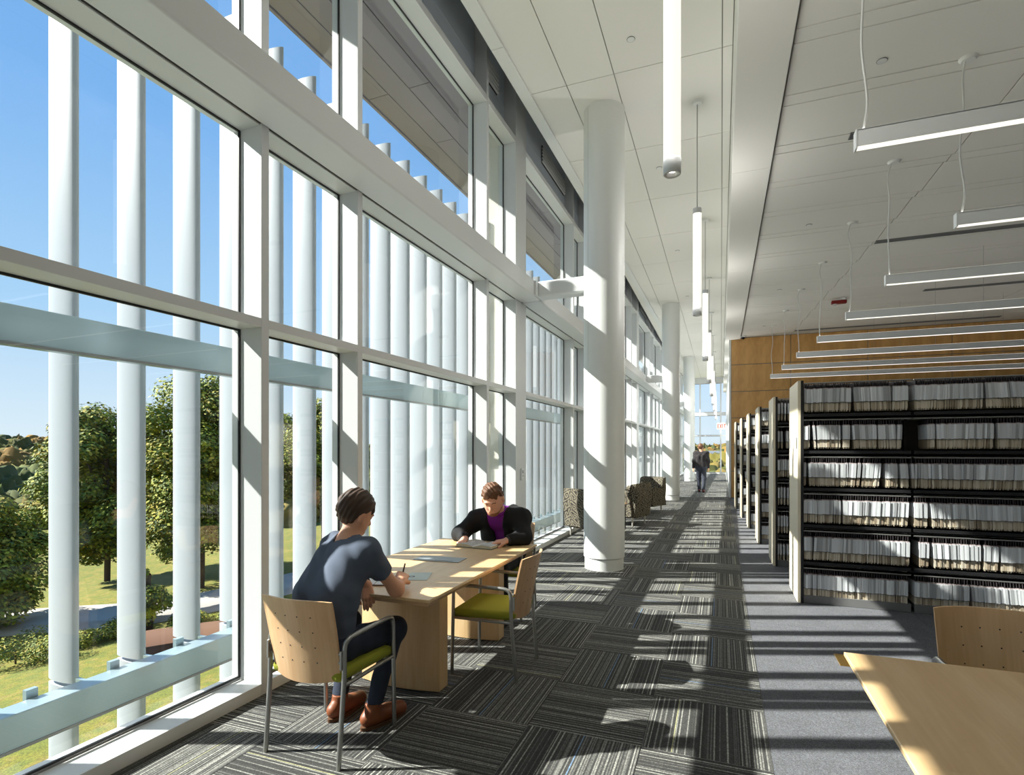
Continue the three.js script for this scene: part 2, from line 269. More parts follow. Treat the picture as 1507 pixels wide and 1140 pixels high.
// ---------------------------------------------------------------- garden and hills
{
  const grass = tex(512, 512, (u, v, x, y) => { const a = vn(u * 128, v * 128, 128), b = vn(u * 12, v * 12, 12), c = lat[(y * 512 + x) & 65535]; const k = .55 + a * .4 + c * .35, d = b > .72 ? 1 : 0; return [(104 + b * 36) * k, (112 + b * 12) * k, (40 + d * 14) * k]; });
  grass.repeat.set(.35, .35);
  const lawn = struct('lawn', 'sunlit green lawn below the building', 'ground', [-20, -5, -14]);
  const g = new THREE.PlaneGeometry(90, 110, 60, 60).rotateX(-PI / 2);
  { const p = g.attributes.position; for (let i = 0; i < p.count; i++) { const x = p.getX(i), z = p.getZ(i); p.setY(i, Math.min(.9, Math.max(-1.5, (x - 8) * .05)) + .25 * Math.sin(x * .3) * Math.sin(z * .22)); } g.computeVertexNormals(); }
  mesh('turf', uvBox(g), mat([255, 255, 255], 1, { map: grass }), lawn);
  const far = struct('ground', 'far ground under the woods', 'ground', [-120, -5.5, -150]);
  mesh('earth', new THREE.PlaneGeometry(700, 700, 2, 2).rotateX(-PI / 2).translate(0, -1.4, 0), mat([92, 88, 52], 1), far);
  const spot = (az, r, y = 0) => [-Math.sin(az) * r, y, -Math.cos(az) * r];      // az measured from the corridor line towards the garden
  const hOf = (x) => -5 + Math.min(.9, Math.max(-1.5, (x + 20 - 8) * .05));
  const concrete = mat([176, 168, 158], .95), mulch = mat([104, 72, 52], 1);
  const strip = (name, label, cat, pts, w, m, h) => { // raised ribbon on the lawn
    const c = new THREE.CatmullRomCurve3(pts.map(([a, r]) => V(...spot(a, r)))), pos = [], idx = [], N = 40, q = c.getPoint(0), o = struct(name, label, cat, [q.x, hOf(q.x), q.z]);
    for (let i = 0; i <= N; i++) { const p = c.getPoint(i / N), t = c.getTangent(i / N), s = V(t.z, 0, -t.x).multiplyScalar(w / 2), y = hOf(p.x) + .32 + h - hOf(q.x); for (const k of [1, -1]) { pos.push(p.x + s.x * k - q.x, y, p.z + s.z * k - q.z, p.x + s.x * k - q.x, y - .7, p.z + s.z * k - q.z); } }
    for (let i = 0; i < N; i++) { const a = i * 4, b = a + 4; idx.push(a, b, a + 2, b, b + 2, a + 2, a, a + 1, b, b, a + 1, b + 1, a + 2, b + 2, a + 3, b + 2, b + 3, a + 3); }
    const gg = new THREE.BufferGeometry(); gg.setAttribute('position', new THREE.Float32BufferAttribute(pos, 3)); gg.setIndex(idx); gg.computeVertexNormals(); gg.setAttribute('uv', new THREE.Float32BufferAttribute(new Float32Array(pos.length / 3 * 2), 2));
    mesh('paving', gg, m, o); return o;
  };
  strip('garden_path', 'pale concrete garden path curving behind the lawn', 'path', [[1.25, 33], [1.1, 30.5], [1.01, 28.6], [.94, 27.6], [.85, 28.3], [.7, 31], [.55, 34]], 2.6, concrete, .04);
  strip('mulch_bed', 'brown mulch bed beside the lawn', 'mulch bed', [[.97, 22.8], [.9, 22.6], [.82, 22.2]], 2.0, mulch, .03);
  // foliage
  const leafCloud = (clumps, per, leaf, spread, seed, cols) => {
    const r = rng(seed), N = clumps.length * per, pos = new Float32Array(N * 18), col = new Float32Array(N * 18), nor = new Float32Array(N * 18); let k = 0;
    const u = V(), w = V(), n = V();
    for (const [cx, cy, cz, cr] of clumps) {
      const tone = r();
      for (let i = 0; i < per; i++) {
        let x, y, z, d; do { x = r() * 2 - 1; y = r() * 2 - 1; z = r() * 2 - 1; d = Math.hypot(x, y, z); } while (d > 1 || d < .35);
        const px = cx + x * cr * spread, py = cy + y * cr * .72, pz = cz + z * cr * spread;
        n.set(x + r() - .5, Math.abs(y) + .35 + r() - .3, z + r() - .5).normalize(); u.set(r() - .5, r() - .5, r() - .5).cross(n).normalize(); w.crossVectors(n, u);
        const s = leaf * (.6 + r() * .8), c = cols[Math.floor((tone * .45 + r() * .55) * cols.length)], sh = .75 + r() * .5;
        const q = (a, b) => [px + (u.x * a + w.x * b) * s, py + (u.y * a + w.y * b) * s, pz + (u.z * a + w.z * b) * s];
        const A = q(-1, 0), B = q(0, -.55), C = q(1, 0), D = q(0, .55);
        pos.set([...A, ...B, ...C, ...A, ...C, ...D], k);
        for (let j = 0; j < 6; j++) { nor.set([n.x, n.y, n.z], k + j * 3); col.set([c[0] * sh, c[1] * sh, c[2] * sh], k + j * 3); }
        k += 18;
      }
    }
    const gg = new THREE.BufferGeometry(); gg.setAttribute('position', new THREE.BufferAttribute(pos, 3)); gg.setAttribute('normal', new THREE.BufferAttribute(nor, 3)); gg.setAttribute('color', new THREE.BufferAttribute(col, 3)); return gg;
  };
  const leafM = new THREE.MeshPhysicalMaterial({ vertexColors: true, roughness: .75, side: THREE.DoubleSide }), bark = mat([74, 60, 48], .95);
  const greens = [[.15, .19, .010], [.22, .25, .012], [.09, .13, .010], [.30, .29, .015], [.13, .17, .012], [.38, .30, .03], [.07, .10, .010]];
  const clumpsOf = (n, h, rx, ry, cr, seed) => { const r = rng(seed), a = []; while (a.length < n) { const x = r() * 2 - 1, y = r() * 2 - 1, z = r() * 2 - 1, d = Math.hypot(x, y, z); if (d > 1 || d < .25) continue; a.push([x * rx, h + y * ry, z * rx, cr * (.7 + r() * .6)]); } return a; };
  const treeOf = (label, az, r, n, h, rx, ry, cr, leaf, seed, cols) => {
    const p = spot(az, r); p[1] = hOf(p[0]) - .1; const o = thing('tree', label, 'tree', p, 0, 'garden trees beyond the fins'), cl = clumpsOf(n, h, rx, ry, cr, seed), q = rng(seed + 5), gs = [];
    mesh('foliage', leafCloud(cl, 800, leaf, 1, seed, cols), leafM, o).userData.kind = 'stuff';
    gs.push(tube([[0, 0, 0], [.1, h * .35, .05], [-.1, h * .8, 0], [.05, h + ry * .7, .1]], .16, 16, 8).scale(1, 1, 1));
    for (let i = 0; i < 12; i++) { const c = cl[Math.floor(q() * cl.length)], y0 = h * (.35 + q() * .5); gs.push(tube([[0, y0, 0], [c[0] * .4, y0 + (c[1] - y0) * .35, c[2] * .4], [c[0], c[1], c[2]]], .05, 10, 5)); }
    mesh('trunk', gs, bark, o); return o;
  };
  treeOf('tall green tree with the highest crown beyond the fins', .885, 31.5, 96, 6.3, 3.3, 4.4, 1.15, .095, 21, greens);
  treeOf('broad green tree standing left of the tallest one', 1.005, 40, 84, 5.5, 3.3, 4.2, 1.2, .115, 31, greens);
  treeOf('small drooping tree close to the garden path', .955, 25.3, 10, 1.6, .7, 1.0, .5, .06, 41, greens);
  treeOf('yellow green tree at the edge of the lawn', 1.145, 30, 46, 3.0, 2.3, 2.2, .9, .09, 51, greens);
  treeOf('dark green tree behind the path', 0.70, 40, 60, 6.6, 3.2, 4.0, 1.1, .1, 61, greens);
  treeOf('dense tree far along the facade', .5, 46, 40, 7, 3.4, 3.4, 1.3, .12, 71, greens);
  const shrub = (label, az, r, n, w, h, seed, cols) => { const p = spot(az, r); p[1] = hOf(p[0]) - .1; const o = thing('shrub', label, 'shrub', p, 0, 'shrubs around the lawn'); const q = rng(seed), cl = []; for (let i = 0; i < n; i++) cl.push([(q() - .5) * w, h * (.3 + q() * .35), (q() - .5) * w, h * .62]); mesh('foliage', leafCloud(cl, 700, .04, 1, seed, cols), leafM, o).userData.kind = 'stuff'; mesh('stem', [bar([0, 0, 0], [0, h * .6, 0], .03), bar([0, .05, 0], [.2, h * .6, .1], .02)], bark, o); return o; };
  const yel = [[.42, .36, .03], [.32, .34, .03], [.5, .42, .06]];
  shrub('clipped dark hedge shrub bordering the path', 1.105, 24.6, 8, 2.6, 1.0, 81, greens); shrub('round hedge shrub next to the clipped hedge', 1.01, 25.6, 6, 2.2, .8, 82, greens);
  shrub('low green shrub at the path bend', .925, 24.6, 6, 1.8, .6, 83, greens); shrub('low shrub in front of the mulch bed', .86, 25, 6, 1.8, .6, 84, greens);
  shrub('yellow leaved shrub close to the building', 1.02, 9.6, 6, 1.6, 1.1, 85, yel); shrub('yellow green shrub below the floor rail', .74, 11.5, 4, 1.2, .9, 86, yel);
  // wooded hills
  let ball = new THREE.IcosahedronGeometry(1, 9); ball.deleteAttribute('normal'); ball.deleteAttribute('uv'); ball = mergeVertices(ball); { const p = ball.attributes.position; for (let i = 0; i < p.count; i++) { const x = p.getX(i), y = p.getY(i), z = p.getZ(i), k = 1 + .2 * Math.sin(x * 7 + y * 5) * Math.sin(z * 6 - y * 4) + .14 * Math.sin(x * 17 + z * 13) * Math.sin(y * 15 + x * 9) + .09 * Math.sin(x * 37 + z * 21) * Math.sin(y * 33 - z * 29); p.setXYZ(i, x * k, y * k, z * k); } ball.computeVertexNormals(); }
  const woods = new THREE.InstancedMesh(ball, mat([255, 255, 255], 1), 2600), q = rng(5), mx = new THREE.Matrix4(), cc = new THREE.Color();
  const hues = [[.10, .12, .02], [.14, .14, .025], [.20, .17, .03], [.26, .15, .03], [.09, .11, .03], [.30, .22, .05], [.13, .15, .04]];
  for (let i = 0; i < 2600; i++) {
    const az = -.5 + q() * 1.9, t = Math.pow(q(), .7), r = 62 + t * 220, s = 2.2 + q() * 2.2 + t * 2, y = -7.6 + t * 5.8 + 1.2 * Math.sin(az * 9 + r * .02);
    mx.compose(V(...spot(az, r, y)), new THREE.Quaternion().setFromAxisAngle(V(0, 1, 0), q() * 6), V(s, s * (.8 + q() * .4), s)); woods.setMatrixAt(i, mx);
    const h = hues[Math.floor(q() * 7)], k = .5 + q() * .32; woods.setColorAt(i, cc.setRGB(h[0] * k, h[1] * k, h[2] * k));
  }
  woods.name = 'wooded_hills'; tag(woods, 'distant wooded hills in autumn green and rust', 'woods', null, 'stuff'); woods.castShadow = woods.receiveShadow = true; scene.add(woods);
  for (const [az, r, y, l] of [[-.012, 150, -1.0, 'white gabled house on the hill seen through the far end'], [.012, 165, -.6, 'pale house with grey roof on the far hill'], [-.028, 140, -2.2, 'cream house half hidden by trees on the hill']]) {
    const p = spot(az, r, y), o = thing('house', l, 'house', p, .4, 'houses on the far hill');
    mesh('wall', box(-1.6, 1.6, -4, .8, -1.2, 1.2), M.white, o); const s = new THREE.Shape([new THREE.Vector2(-1.4, .8), new THREE.Vector2(1.4, .8), new THREE.Vector2(0, 1.6)]); mesh('roof', new THREE.ExtrudeGeometry(s, { depth: 3.5, bevelEnabled: false }).translate(0, 0, -1.75).rotateY(PI / 2), M.grey, o);
  }
}

// ---------------------------------------------------------------- reading tables
function readingTable(label, pos, w, d, baseW) {
  const t = thing('reading_table', label, 'table', pos);
  const s = new THREE.Shape([[-w, -d], [w, -d], [w, d], [-w, d]].map((p) => new THREE.Vector2(...p)));
  mesh('tabletop', uvBox(new THREE.ExtrudeGeometry(s, { depth: .012, bevelEnabled: true, bevelSize: .004, bevelThickness: .003, bevelSegments: 2 }).rotateX(-PI / 2).translate(0, .725, 0)), M.maple, t);
  const p = new THREE.Shape([[-w + .002, -d + .002], [w - .002, -d + .002], [w - .002, d - .002], [-w + .002, d - .002]].map((q) => new THREE.Vector2(...q)));
  const e = lin(new THREE.ExtrudeGeometry(p, { depth: .028, bevelEnabled: false }).rotateX(-PI / 2).translate(0, .694, 0)), q = e.attributes.position;
  for (let i = 0; i < q.count; i++) if (q.getY(i) < .70) { q.setX(i, q.getX(i) - Math.sign(q.getX(i)) * .022); q.setZ(i, q.getZ(i) - Math.sign(q.getZ(i)) * .022); } e.computeVertexNormals();
  mesh('edge_band', uvBox(e, true), M.beech, t);
  for (const z of [d - .50, -d + .42]) {
    const c = new THREE.Shape(); c.moveTo(-baseW, -.055); c.quadraticCurveTo(0, -.135, baseW, -.055); c.lineTo(baseW, .055); c.quadraticCurveTo(0, .135, -baseW, .055); c.closePath();
    mesh('base', uvBox(new THREE.ExtrudeGeometry(c, { depth: .682, bevelEnabled: true, bevelSize: .003, bevelThickness: .003, bevelSegments: 1, curveSegments: 16 }).rotateX(-PI / 2).translate(0, .009, z)), M.maple, t);
  }
  return t;
}
readingTable('long maple reading table shared by the two seated men', [-2.025, 0, -3.69], .475, .97, .30);
readingTable('empty maple table with a chair tucked behind, beside the shelves', [1.405, 0, -1.775], .915, .88, .45);

// ---------------------------------------------------------------- chairs
{
  const green = mat([148, 152, 44], .9, { bumpMap: T.fine, bumpScale: .0008, sheen: .3, sheenRoughness: .6 });
  const legs = { rear: (s) => tube([[s * .235, 0, -.245], [s * .238, .36, -.213], [s * .24, .44, -.208], [s * .24, .585, -.206]], .0125, 20, 10), front: (s) => tube([[s * .243, 0, .238], [s * .243, .3, .232], [s * .243, .58, .226]], .0125, 16, 10) };
  const arm = (s) => tube([[s * .24, .58, -.206], [s * .24, .612, -.198], [s * .241, .632, -.172], [s * .242, .637, -.1], [s * .243, .638, .1], [s * .243, .636, .18], [s * .243, .622, .214], [s * .243, .576, .227]], .0128, 40, 10);
  const backZ = (u, v) => -.19 - .085 * Math.pow(v, 1.25) - .05 * (1 - u * u);
  const bk = new THREE.BufferGeometry(), P = [], I = [], nu = 20, nv = 14, hw = (v) => .222 - .012 * (1 - v) * (1 - v), round = (u, v) => { const c = .10; const x = Math.abs(u), d = Math.max(0, x - (1 - c)) / c; return 1 - d; };
  for (const side of [0, 1]) for (let j = 0; j <= nv; j++) for (let i = 0; i <= nu; i++) { const u = i / nu * 2 - 1, v = j / nv; P.push(u * hw(v), .425 + .425 * v - (v > .98 ? .008 * u * u * u * u : 0) + (j === 0 ? -.02 * (1 - u * u) : 0), backZ(u, v) - side * .012); }
  const id = (s, i, j) => s * (nu + 1) * (nv + 1) + j * (nu + 1) + i;
  for (let j = 0; j < nv; j++) for (let i = 0; i < nu; i++) { I.push(id(0, i, j), id(0, i + 1, j), id(0, i + 1, j + 1), id(0, i, j), id(0, i + 1, j + 1), id(0, i, j + 1)); I.push(id(1, i, j), id(1, i + 1, j + 1), id(1, i + 1, j), id(1, i, j), id(1, i, j + 1), id(1, i + 1, j + 1)); }
  for (let i = 0; i < nu; i++) for (const [j, f] of [[0, 0], [nv, 1]]) { const a = [id(0, i, j), id(1, i, j), id(1, i + 1, j), id(0, i + 1, j)]; if (f) a.reverse(); I.push(a[0], a[1], a[2], a[0], a[2], a[3]); }
  for (let j = 0; j < nv; j++) for (const [i, f] of [[0, 1], [nu, 0]]) { const a = [id(0, i, j), id(1, i, j), id(1, i, j + 1), id(0, i, j + 1)]; if (f) a.reverse(); I.push(a[0], a[1], a[2], a[0], a[2], a[3]); }
  bk.setAttribute('position', new THREE.Float32BufferAttribute(P, 3)); bk.setIndex(I);
  let back = bk.toNonIndexed(); back.computeVertexNormals();
  { // smooth the two large faces, keep the rim crisp
    const p = back.attributes.position, n = back.attributes.normal; for (let i = 0; i < p.count; i++) if (Math.abs(n.getZ(i)) > .75) { const s = Math.sign(n.getZ(i)), x = p.getX(i), v = (p.getY(i) - .425) / .425, v3 = V(-x * 2 * .05 / .05 * 1.02, .24, 1).normalize().multiplyScalar(s); n.setXYZ(i, v3.x, v3.y, v3.z); }
  }
  back = uvBox(back);
  const holes = []; for (let j = 0; j < 4; j++) for (let i = 0; i < 4; i++) { const u = (-.55 + i * .37) * .9, v = .22 + j * .19, z = backZ(u, v); holes.push(new THREE.CylinderGeometry(.0035, .0035, .0145, 8).rotateX(PI / 2).translate(u * .222, .425 + .425 * v, z - .006)); }
  const seat = new RoundedBoxGeometry(.47, .062, .47, 6, .03).translate(0, .445, .015); { const p = seat.attributes.position; for (let i = 0; i < p.count; i++) { const x = p.getX(i), z = p.getZ(i); p.setY(i, p.getY(i) - .018 * Math.max(0, (z - .12) / .13) ** 2 + .012 * (x / .23) ** 2 - .012); if (z < 0) p.setX(i, x * (1 - .05 * (-z / .22))); } seat.computeVertexNormals(); }
  const labels = ['maple back chair with the man in the grey shirt sitting on it', 'empty maple back chair with olive seat at the long side of the table', 'maple back chair behind the man in the black jacket', 'maple back chair tucked behind the empty table'];
  const make = (label, pos, turn) => {
    const c = thing('reading_chair', label, 'chair', pos, turn, 'maple back chairs with olive seats');
    for (const s of [-1, 1]) { mesh('leg', legs.rear(s), M.steel, c); mesh('leg', legs.front(s), M.steel, c); mesh('armrest', arm(s), M.steel, c); mesh('back_bracket', [rbox(s * .236 - .006, s * .236 + .006, .49, .585, -.232, -.2, .002, 1), bar([s * .214, .52, -.215], [s * .242, .52, -.215], .006), bar([s * .214, .565, -.218], [s * .242, .565, -.218], .006)], M.steel, c); }
    mesh('seat_frame', [bar([-.24, .405, -.205], [-.243, .405, .228], .011), bar([.24, .405, -.205], [.243, .405, .228], .011), bar([-.24, .405, -.16], [.24, .405, -.16], .010), bar([-.24, .405, .19], [.24, .405, .19], .010)], M.steel, c);
    mesh('seat', seat, green, c);
    const b = mesh('backrest', back, M.beech, c); mesh('perforations', holes, M.dark, b).userData.kind = 'stuff';
    return c;
  };
  const proto = make(labels[0], [-2.012, 0, -2.468], PI);
  copy(proto, [-1.552, 0, -3.712], -PI / 2 + .02, labels[1]); copy(proto, [-1.985, 0, -4.99], .03, labels[2]); copy(proto, [1.17, 0, -2.87], 0, labels[3]);
}

// ---------------------------------------------------------------- lounge chairs and side tables
{
  const fab = tex(512, 512, (u, v) => {
    const cx = u * 3, cy = v * 3, ix = Math.floor(cx), iy = Math.floor(cy), dx = cx - ix - .5 + .18 * Math.sin(v * 2 * PI * 3), dy = cy - iy - .5 + .18 * Math.sin(u * 2 * PI * 2), r = Math.hypot(dx, dy), a = Math.atan2(dy, dx) * (((ix + iy) & 1) ? 1 : -1);
    const s = Math.abs(((r * 3.2 + a / (2 * PI)) % 1 + 1) % 1 - .5) < .2 ? 1 : 0, w = .85 + vn(u * 128, v * 128, 128) * .3;
    return s ? [40 * w, 35 * w, 29 * w] : [110 * w, 103 * w, 88 * w];
  });
  fab.repeat.set(2, 2);
  const fm = mat([255, 255, 255], .95, { map: fab }), pip = mat([52, 46, 40], .9), leg = mat([206, 202, 194], .4, { metalness: .4 });
  const side = (pts, w, x) => { const s = new THREE.Shape(pts.map((p) => new THREE.Vector2(-p[0], p[1]))); return uvBox(new THREE.ExtrudeGeometry(s, { depth: w - .04, bevelEnabled: true, bevelSize: .02, bevelThickness: .02, bevelSegments: 3 }).translate(0, 0, -(w - .04) / 2).rotateY(PI / 2).translate(x, 0, 0)); };
  const make = (label, pos, turn) => {
    const c = thing('lounge_chair', label, 'armchair', pos, turn, 'patterned lounge chairs by the windows');
    mesh('base', side([[-.30, .19], [.30, .19], [.30, .30], [-.32, .30]], .56, 0), fm, c);
    mesh('seat_cushion', uvBox(rbox(-.26, .26, .31, .45, -.26, .33, .04, 4)), fm, c);
    mesh('backrest', side([[-.26, .22], [-.17, .46], [-.27, .84], [-.36, .86], [-.38, .60], [-.33, .22]], .68, 0), fm, c);
    mesh('back_piping', [tube([[-.342, .25, -.25], [-.345, .5, -.2], [-.345, .83, -.27]], .008, 10, 6), tube([[.342, .25, -.25], [.345, .5, -.2], [.345, .83, -.27]], .008, 10, 6)], pip, c);
    for (const s of [-1, 1]) { mesh('arm', side([[-.30, .20], [.28, .20], [.31, .60], [.24, .64], [-.24, .58]], .13, s * .325), fm, c); for (const z of [-.26, .26]) mesh('leg', cyl(.012, .024, .19, s * .27, 0, z, 10), leg, c); }
    return c;
  };
  const p = make('patterned lounge chair between the big column and the glass, seen from behind', [-2.22, 0, -9.85], PI - .5);
  copy(p, [-1.86, 0, -11.75], -PI / 2 - .35, 'patterned lounge chair turned towards the glass, closest behind the big column');
  copy(p, [-1.77, 0, -14.1], -.45, 'patterned lounge chair facing the side table, beside the second column');
  copy(p, [-2.12, 0, -12.9], PI / 2 - .15, 'patterned lounge chair with its back against the glass');
  const st = (label, pos) => { const t = thing('side_table', label, 'table', pos, 0, 'small side tables by the lounge chairs'); mesh('top', uvBox(rbox(-.2, .2, .49, .515, -.2, .2, .006)), M.beech, t); mesh('leg', [bar([.17, 0, .12], [.17, .5, .12], .01), bar([.17, 0, -.12], [.17, .5, -.12], .01)], M.black, t); mesh('foot', [bar([-.16, .01, .12], [.17, .01, .12], .01), bar([-.16, .01, -.12], [.17, .01, -.12], .01), bar([.17, .01, -.12], [.17, .01, .12], .01)], M.black, t); };
  st('small wood topped side table in front of the closest lounge chairs', [-1.97, 0, -10.95]); st('small wood topped side table between the farther lounge chairs', [-2.32, 0, -13.6]);
}

// ---------------------------------------------------------------- shelf ranges with hanging folders
{
  const endM = mat([228, 216, 190], .5), kick = mat([112, 112, 112], .5), shelfM = mat([26, 26, 28], .55), div = mat([58, 52, 48], .8);
  const ROWS = [2.265, 1.885, 1.50, 1.12, .735, .35], BAY = .96;
  const labels = ['first shelf range, full of hanging folders, next to the empty table', 'second shelf range from the empty table, with a sparse top row', 'third shelf range from the empty table', 'fourth shelf range from the empty table', 'fifth shelf range, second from the wood wall', 'sixth shelf range, nearest the wood wall'];
  const ranges = [[.745, -6.35], [.665, -8.21], [.582, -10.05], [.505, -11.87], [.428, -13.67], [.35, -15.6]];
  const colored = (g, c) => { g = lin(g); g.deleteAttribute('uv'); const a = new Float32Array(g.attributes.position.count * 3); for (let i = 0; i < a.length; i += 3) a.set(c, i); g.setAttribute('color', new THREE.BufferAttribute(a, 3)); return g; };
  const q = rng(1234), variants = [], kinds = [];
  for (let k = 0; k < 20; k++) {
    const w = .34 + q() * .5, tan = q() < .07, cr = tan ? [.36, .25, .11] : [[.52, .45, .34], [.42, .35, .25], [.60, .53, .42], [.30, .24, .17]][Math.floor(q() * 4)], t = .008 + q() * .005;
    kinds.push((tan ? 'tan' : w > .68 ? 'white' : w > .5 ? 'pale' : 'grey') + ' hanging folder, ' + (tan ? 'tan' : cr[0] > .55 ? 'cream' : cr[0] > .4 ? 'buff' : 'brown') + ' bottom');
    variants.push(merge([
      colored(box(-.003, .003, -.045, .004, -.27, -.004), [.035, .028, .03]),
      colored(box(-.011, .011, -.052, -.044, -.27, 0), [.40, .33, .33]),
      colored(box(-t, t, -.195, -.053, -.26, .012), tan ? [.34, .24, .10] : [w * .97, w, w * 1.03]),
      colored(box(-t - .0005, t + .0005, -.197, -.192, -.26, .0125), [.05, .05, .05]),
      colored(box(-t * .9, t * .9, -.272, -.197, -.26, 0), cr), colored(box(-t * .5, t * .5, -.285, -.272, -.25, -.006), cr)]));
  }
  const fm = new THREE.MeshPhysicalMaterial({ vertexColors: true, roughness: .55 });
  const rest = [], mx = new THREE.Matrix4(), eu = new THREE.Euler(); let singles = 0;
  const rowNames = ['top', 'second', 'third', 'fourth', 'fifth', 'bottom'];
  ranges.forEach(([x, z], i) => {
    const o = thing('shelf_range', labels[i], 'shelving', [x, 0, z], 0, 'shelf ranges in the reading room'), bays = i ? 2 : 3, len = .05 + bays * BAY;
    const ep = mesh('end_panel', uvBox(rbox(0, .03, .0, 2.305, -.735, -.004, .004)), endM, o);
    for (const zz of [-.06, -.68]) mesh('label_holder', [rbox(-.006, 0, 1.60, 1.72, zz - .03, zz + .03, .002, 1), rbox(-.008, -.005, 1.63, 1.69, zz - .022, zz + .022, .001, 1)], M.steel, ep);
    for (let b = 0; b <= bays; b++) for (const zz of [0, -.74]) mesh('post', b ? box(.035 + b * BAY, .05 + b * BAY, 0, 2.29, zz ? -.48 : -.3, zz ? -.45 : -.27) : box(.03, .055, 0, 2.305, zz - (zz ? 0 : .03), zz + (zz ? .03 : 0)), M.black, o);
    mesh('divider', box(.04, len, .09, 2.29, -.375, -.365), div, o);
    for (let b = 0; b < bays; b++) {
      const x0 = .055 + b * BAY, x1 = .03 + (b + 1) * BAY;
      mesh('kick_plate', rbox(x0, x1, 0, .085, -.72, -.012, .004, 1), kick, o);
      ROWS.forEach((y, r) => { mesh('shelf', box(x0, x1, y - .335, y - .305, -.7, -.02), shelfM, o); mesh('hang_rail', [bar([x0, y + .012, -.03], [x1, y + .012, -.03], .007), bar([x0, y + .012, -.25], [x1, y + .012, -.25], .007), bar([x0, y + .02, -.15], [x1, y + .02, -.15], .005)], M.steel, o); });
      ROWS.forEach((y, r) => {
        let gap = i === 0 ? [[r === 1 && b === 1 ? 0 : -1, .16], [r === 4 && b === 1 ? 0 : -1, .05]] : [], xx = x0 + .014;
        if (i === 0 && r === 1 && b === 1) xx += .10; if (i === 0 && r === 4 && b === 1) xx += .04;
        const dens = i ? (i === 1 ? .034 : .024) : .0196; let lean = 0; const limit = i === 0 ? x1 - (b === 0 && r === 1 ? .07 : .02) : Math.min(x1 - .02, x0 + .3);
        while (xx < limit) {
          if (q() < .05) { xx += .012 + q() * .02; lean = (q() - .5) * .16; } else lean += (q() - .5) * .03; lean *= .96;
          const vi = Math.floor(q() * 20), g = variants[vi], zz = z - .014 - q() * .012, yy = y + (q() - .5) * .006;
          if (i === 0 && b === 0 && singles < 300 || i === 0 && b === 1 && r < 1 && singles < 300) {
            const f = mesh('hanging_folder', g, fm); singles++; f.position.set(x + xx, yy, zz); f.rotation.z = lean;
            tag(f, `${kinds[vi]}, ${rowNames[r]} row of the first shelf range${b ? ', second bay' : ', end bay'}`, 'folder', `hanging folders in the ${rowNames[r]} row`);
          } else rest.push(g.clone().applyMatrix4(mx.makeRotationFromEuler(eu.set(0, 0, lean)).setPosition(x + xx, yy, zz)));
          xx += dens * (.82 + q() * .4);
        }
      });
    }
  });
  const o = mesh('hanging_folders', rest, fm); tag(o, 'packed hanging folders filling the rest of the shelf rows', 'folders', null, 'stuff');
}

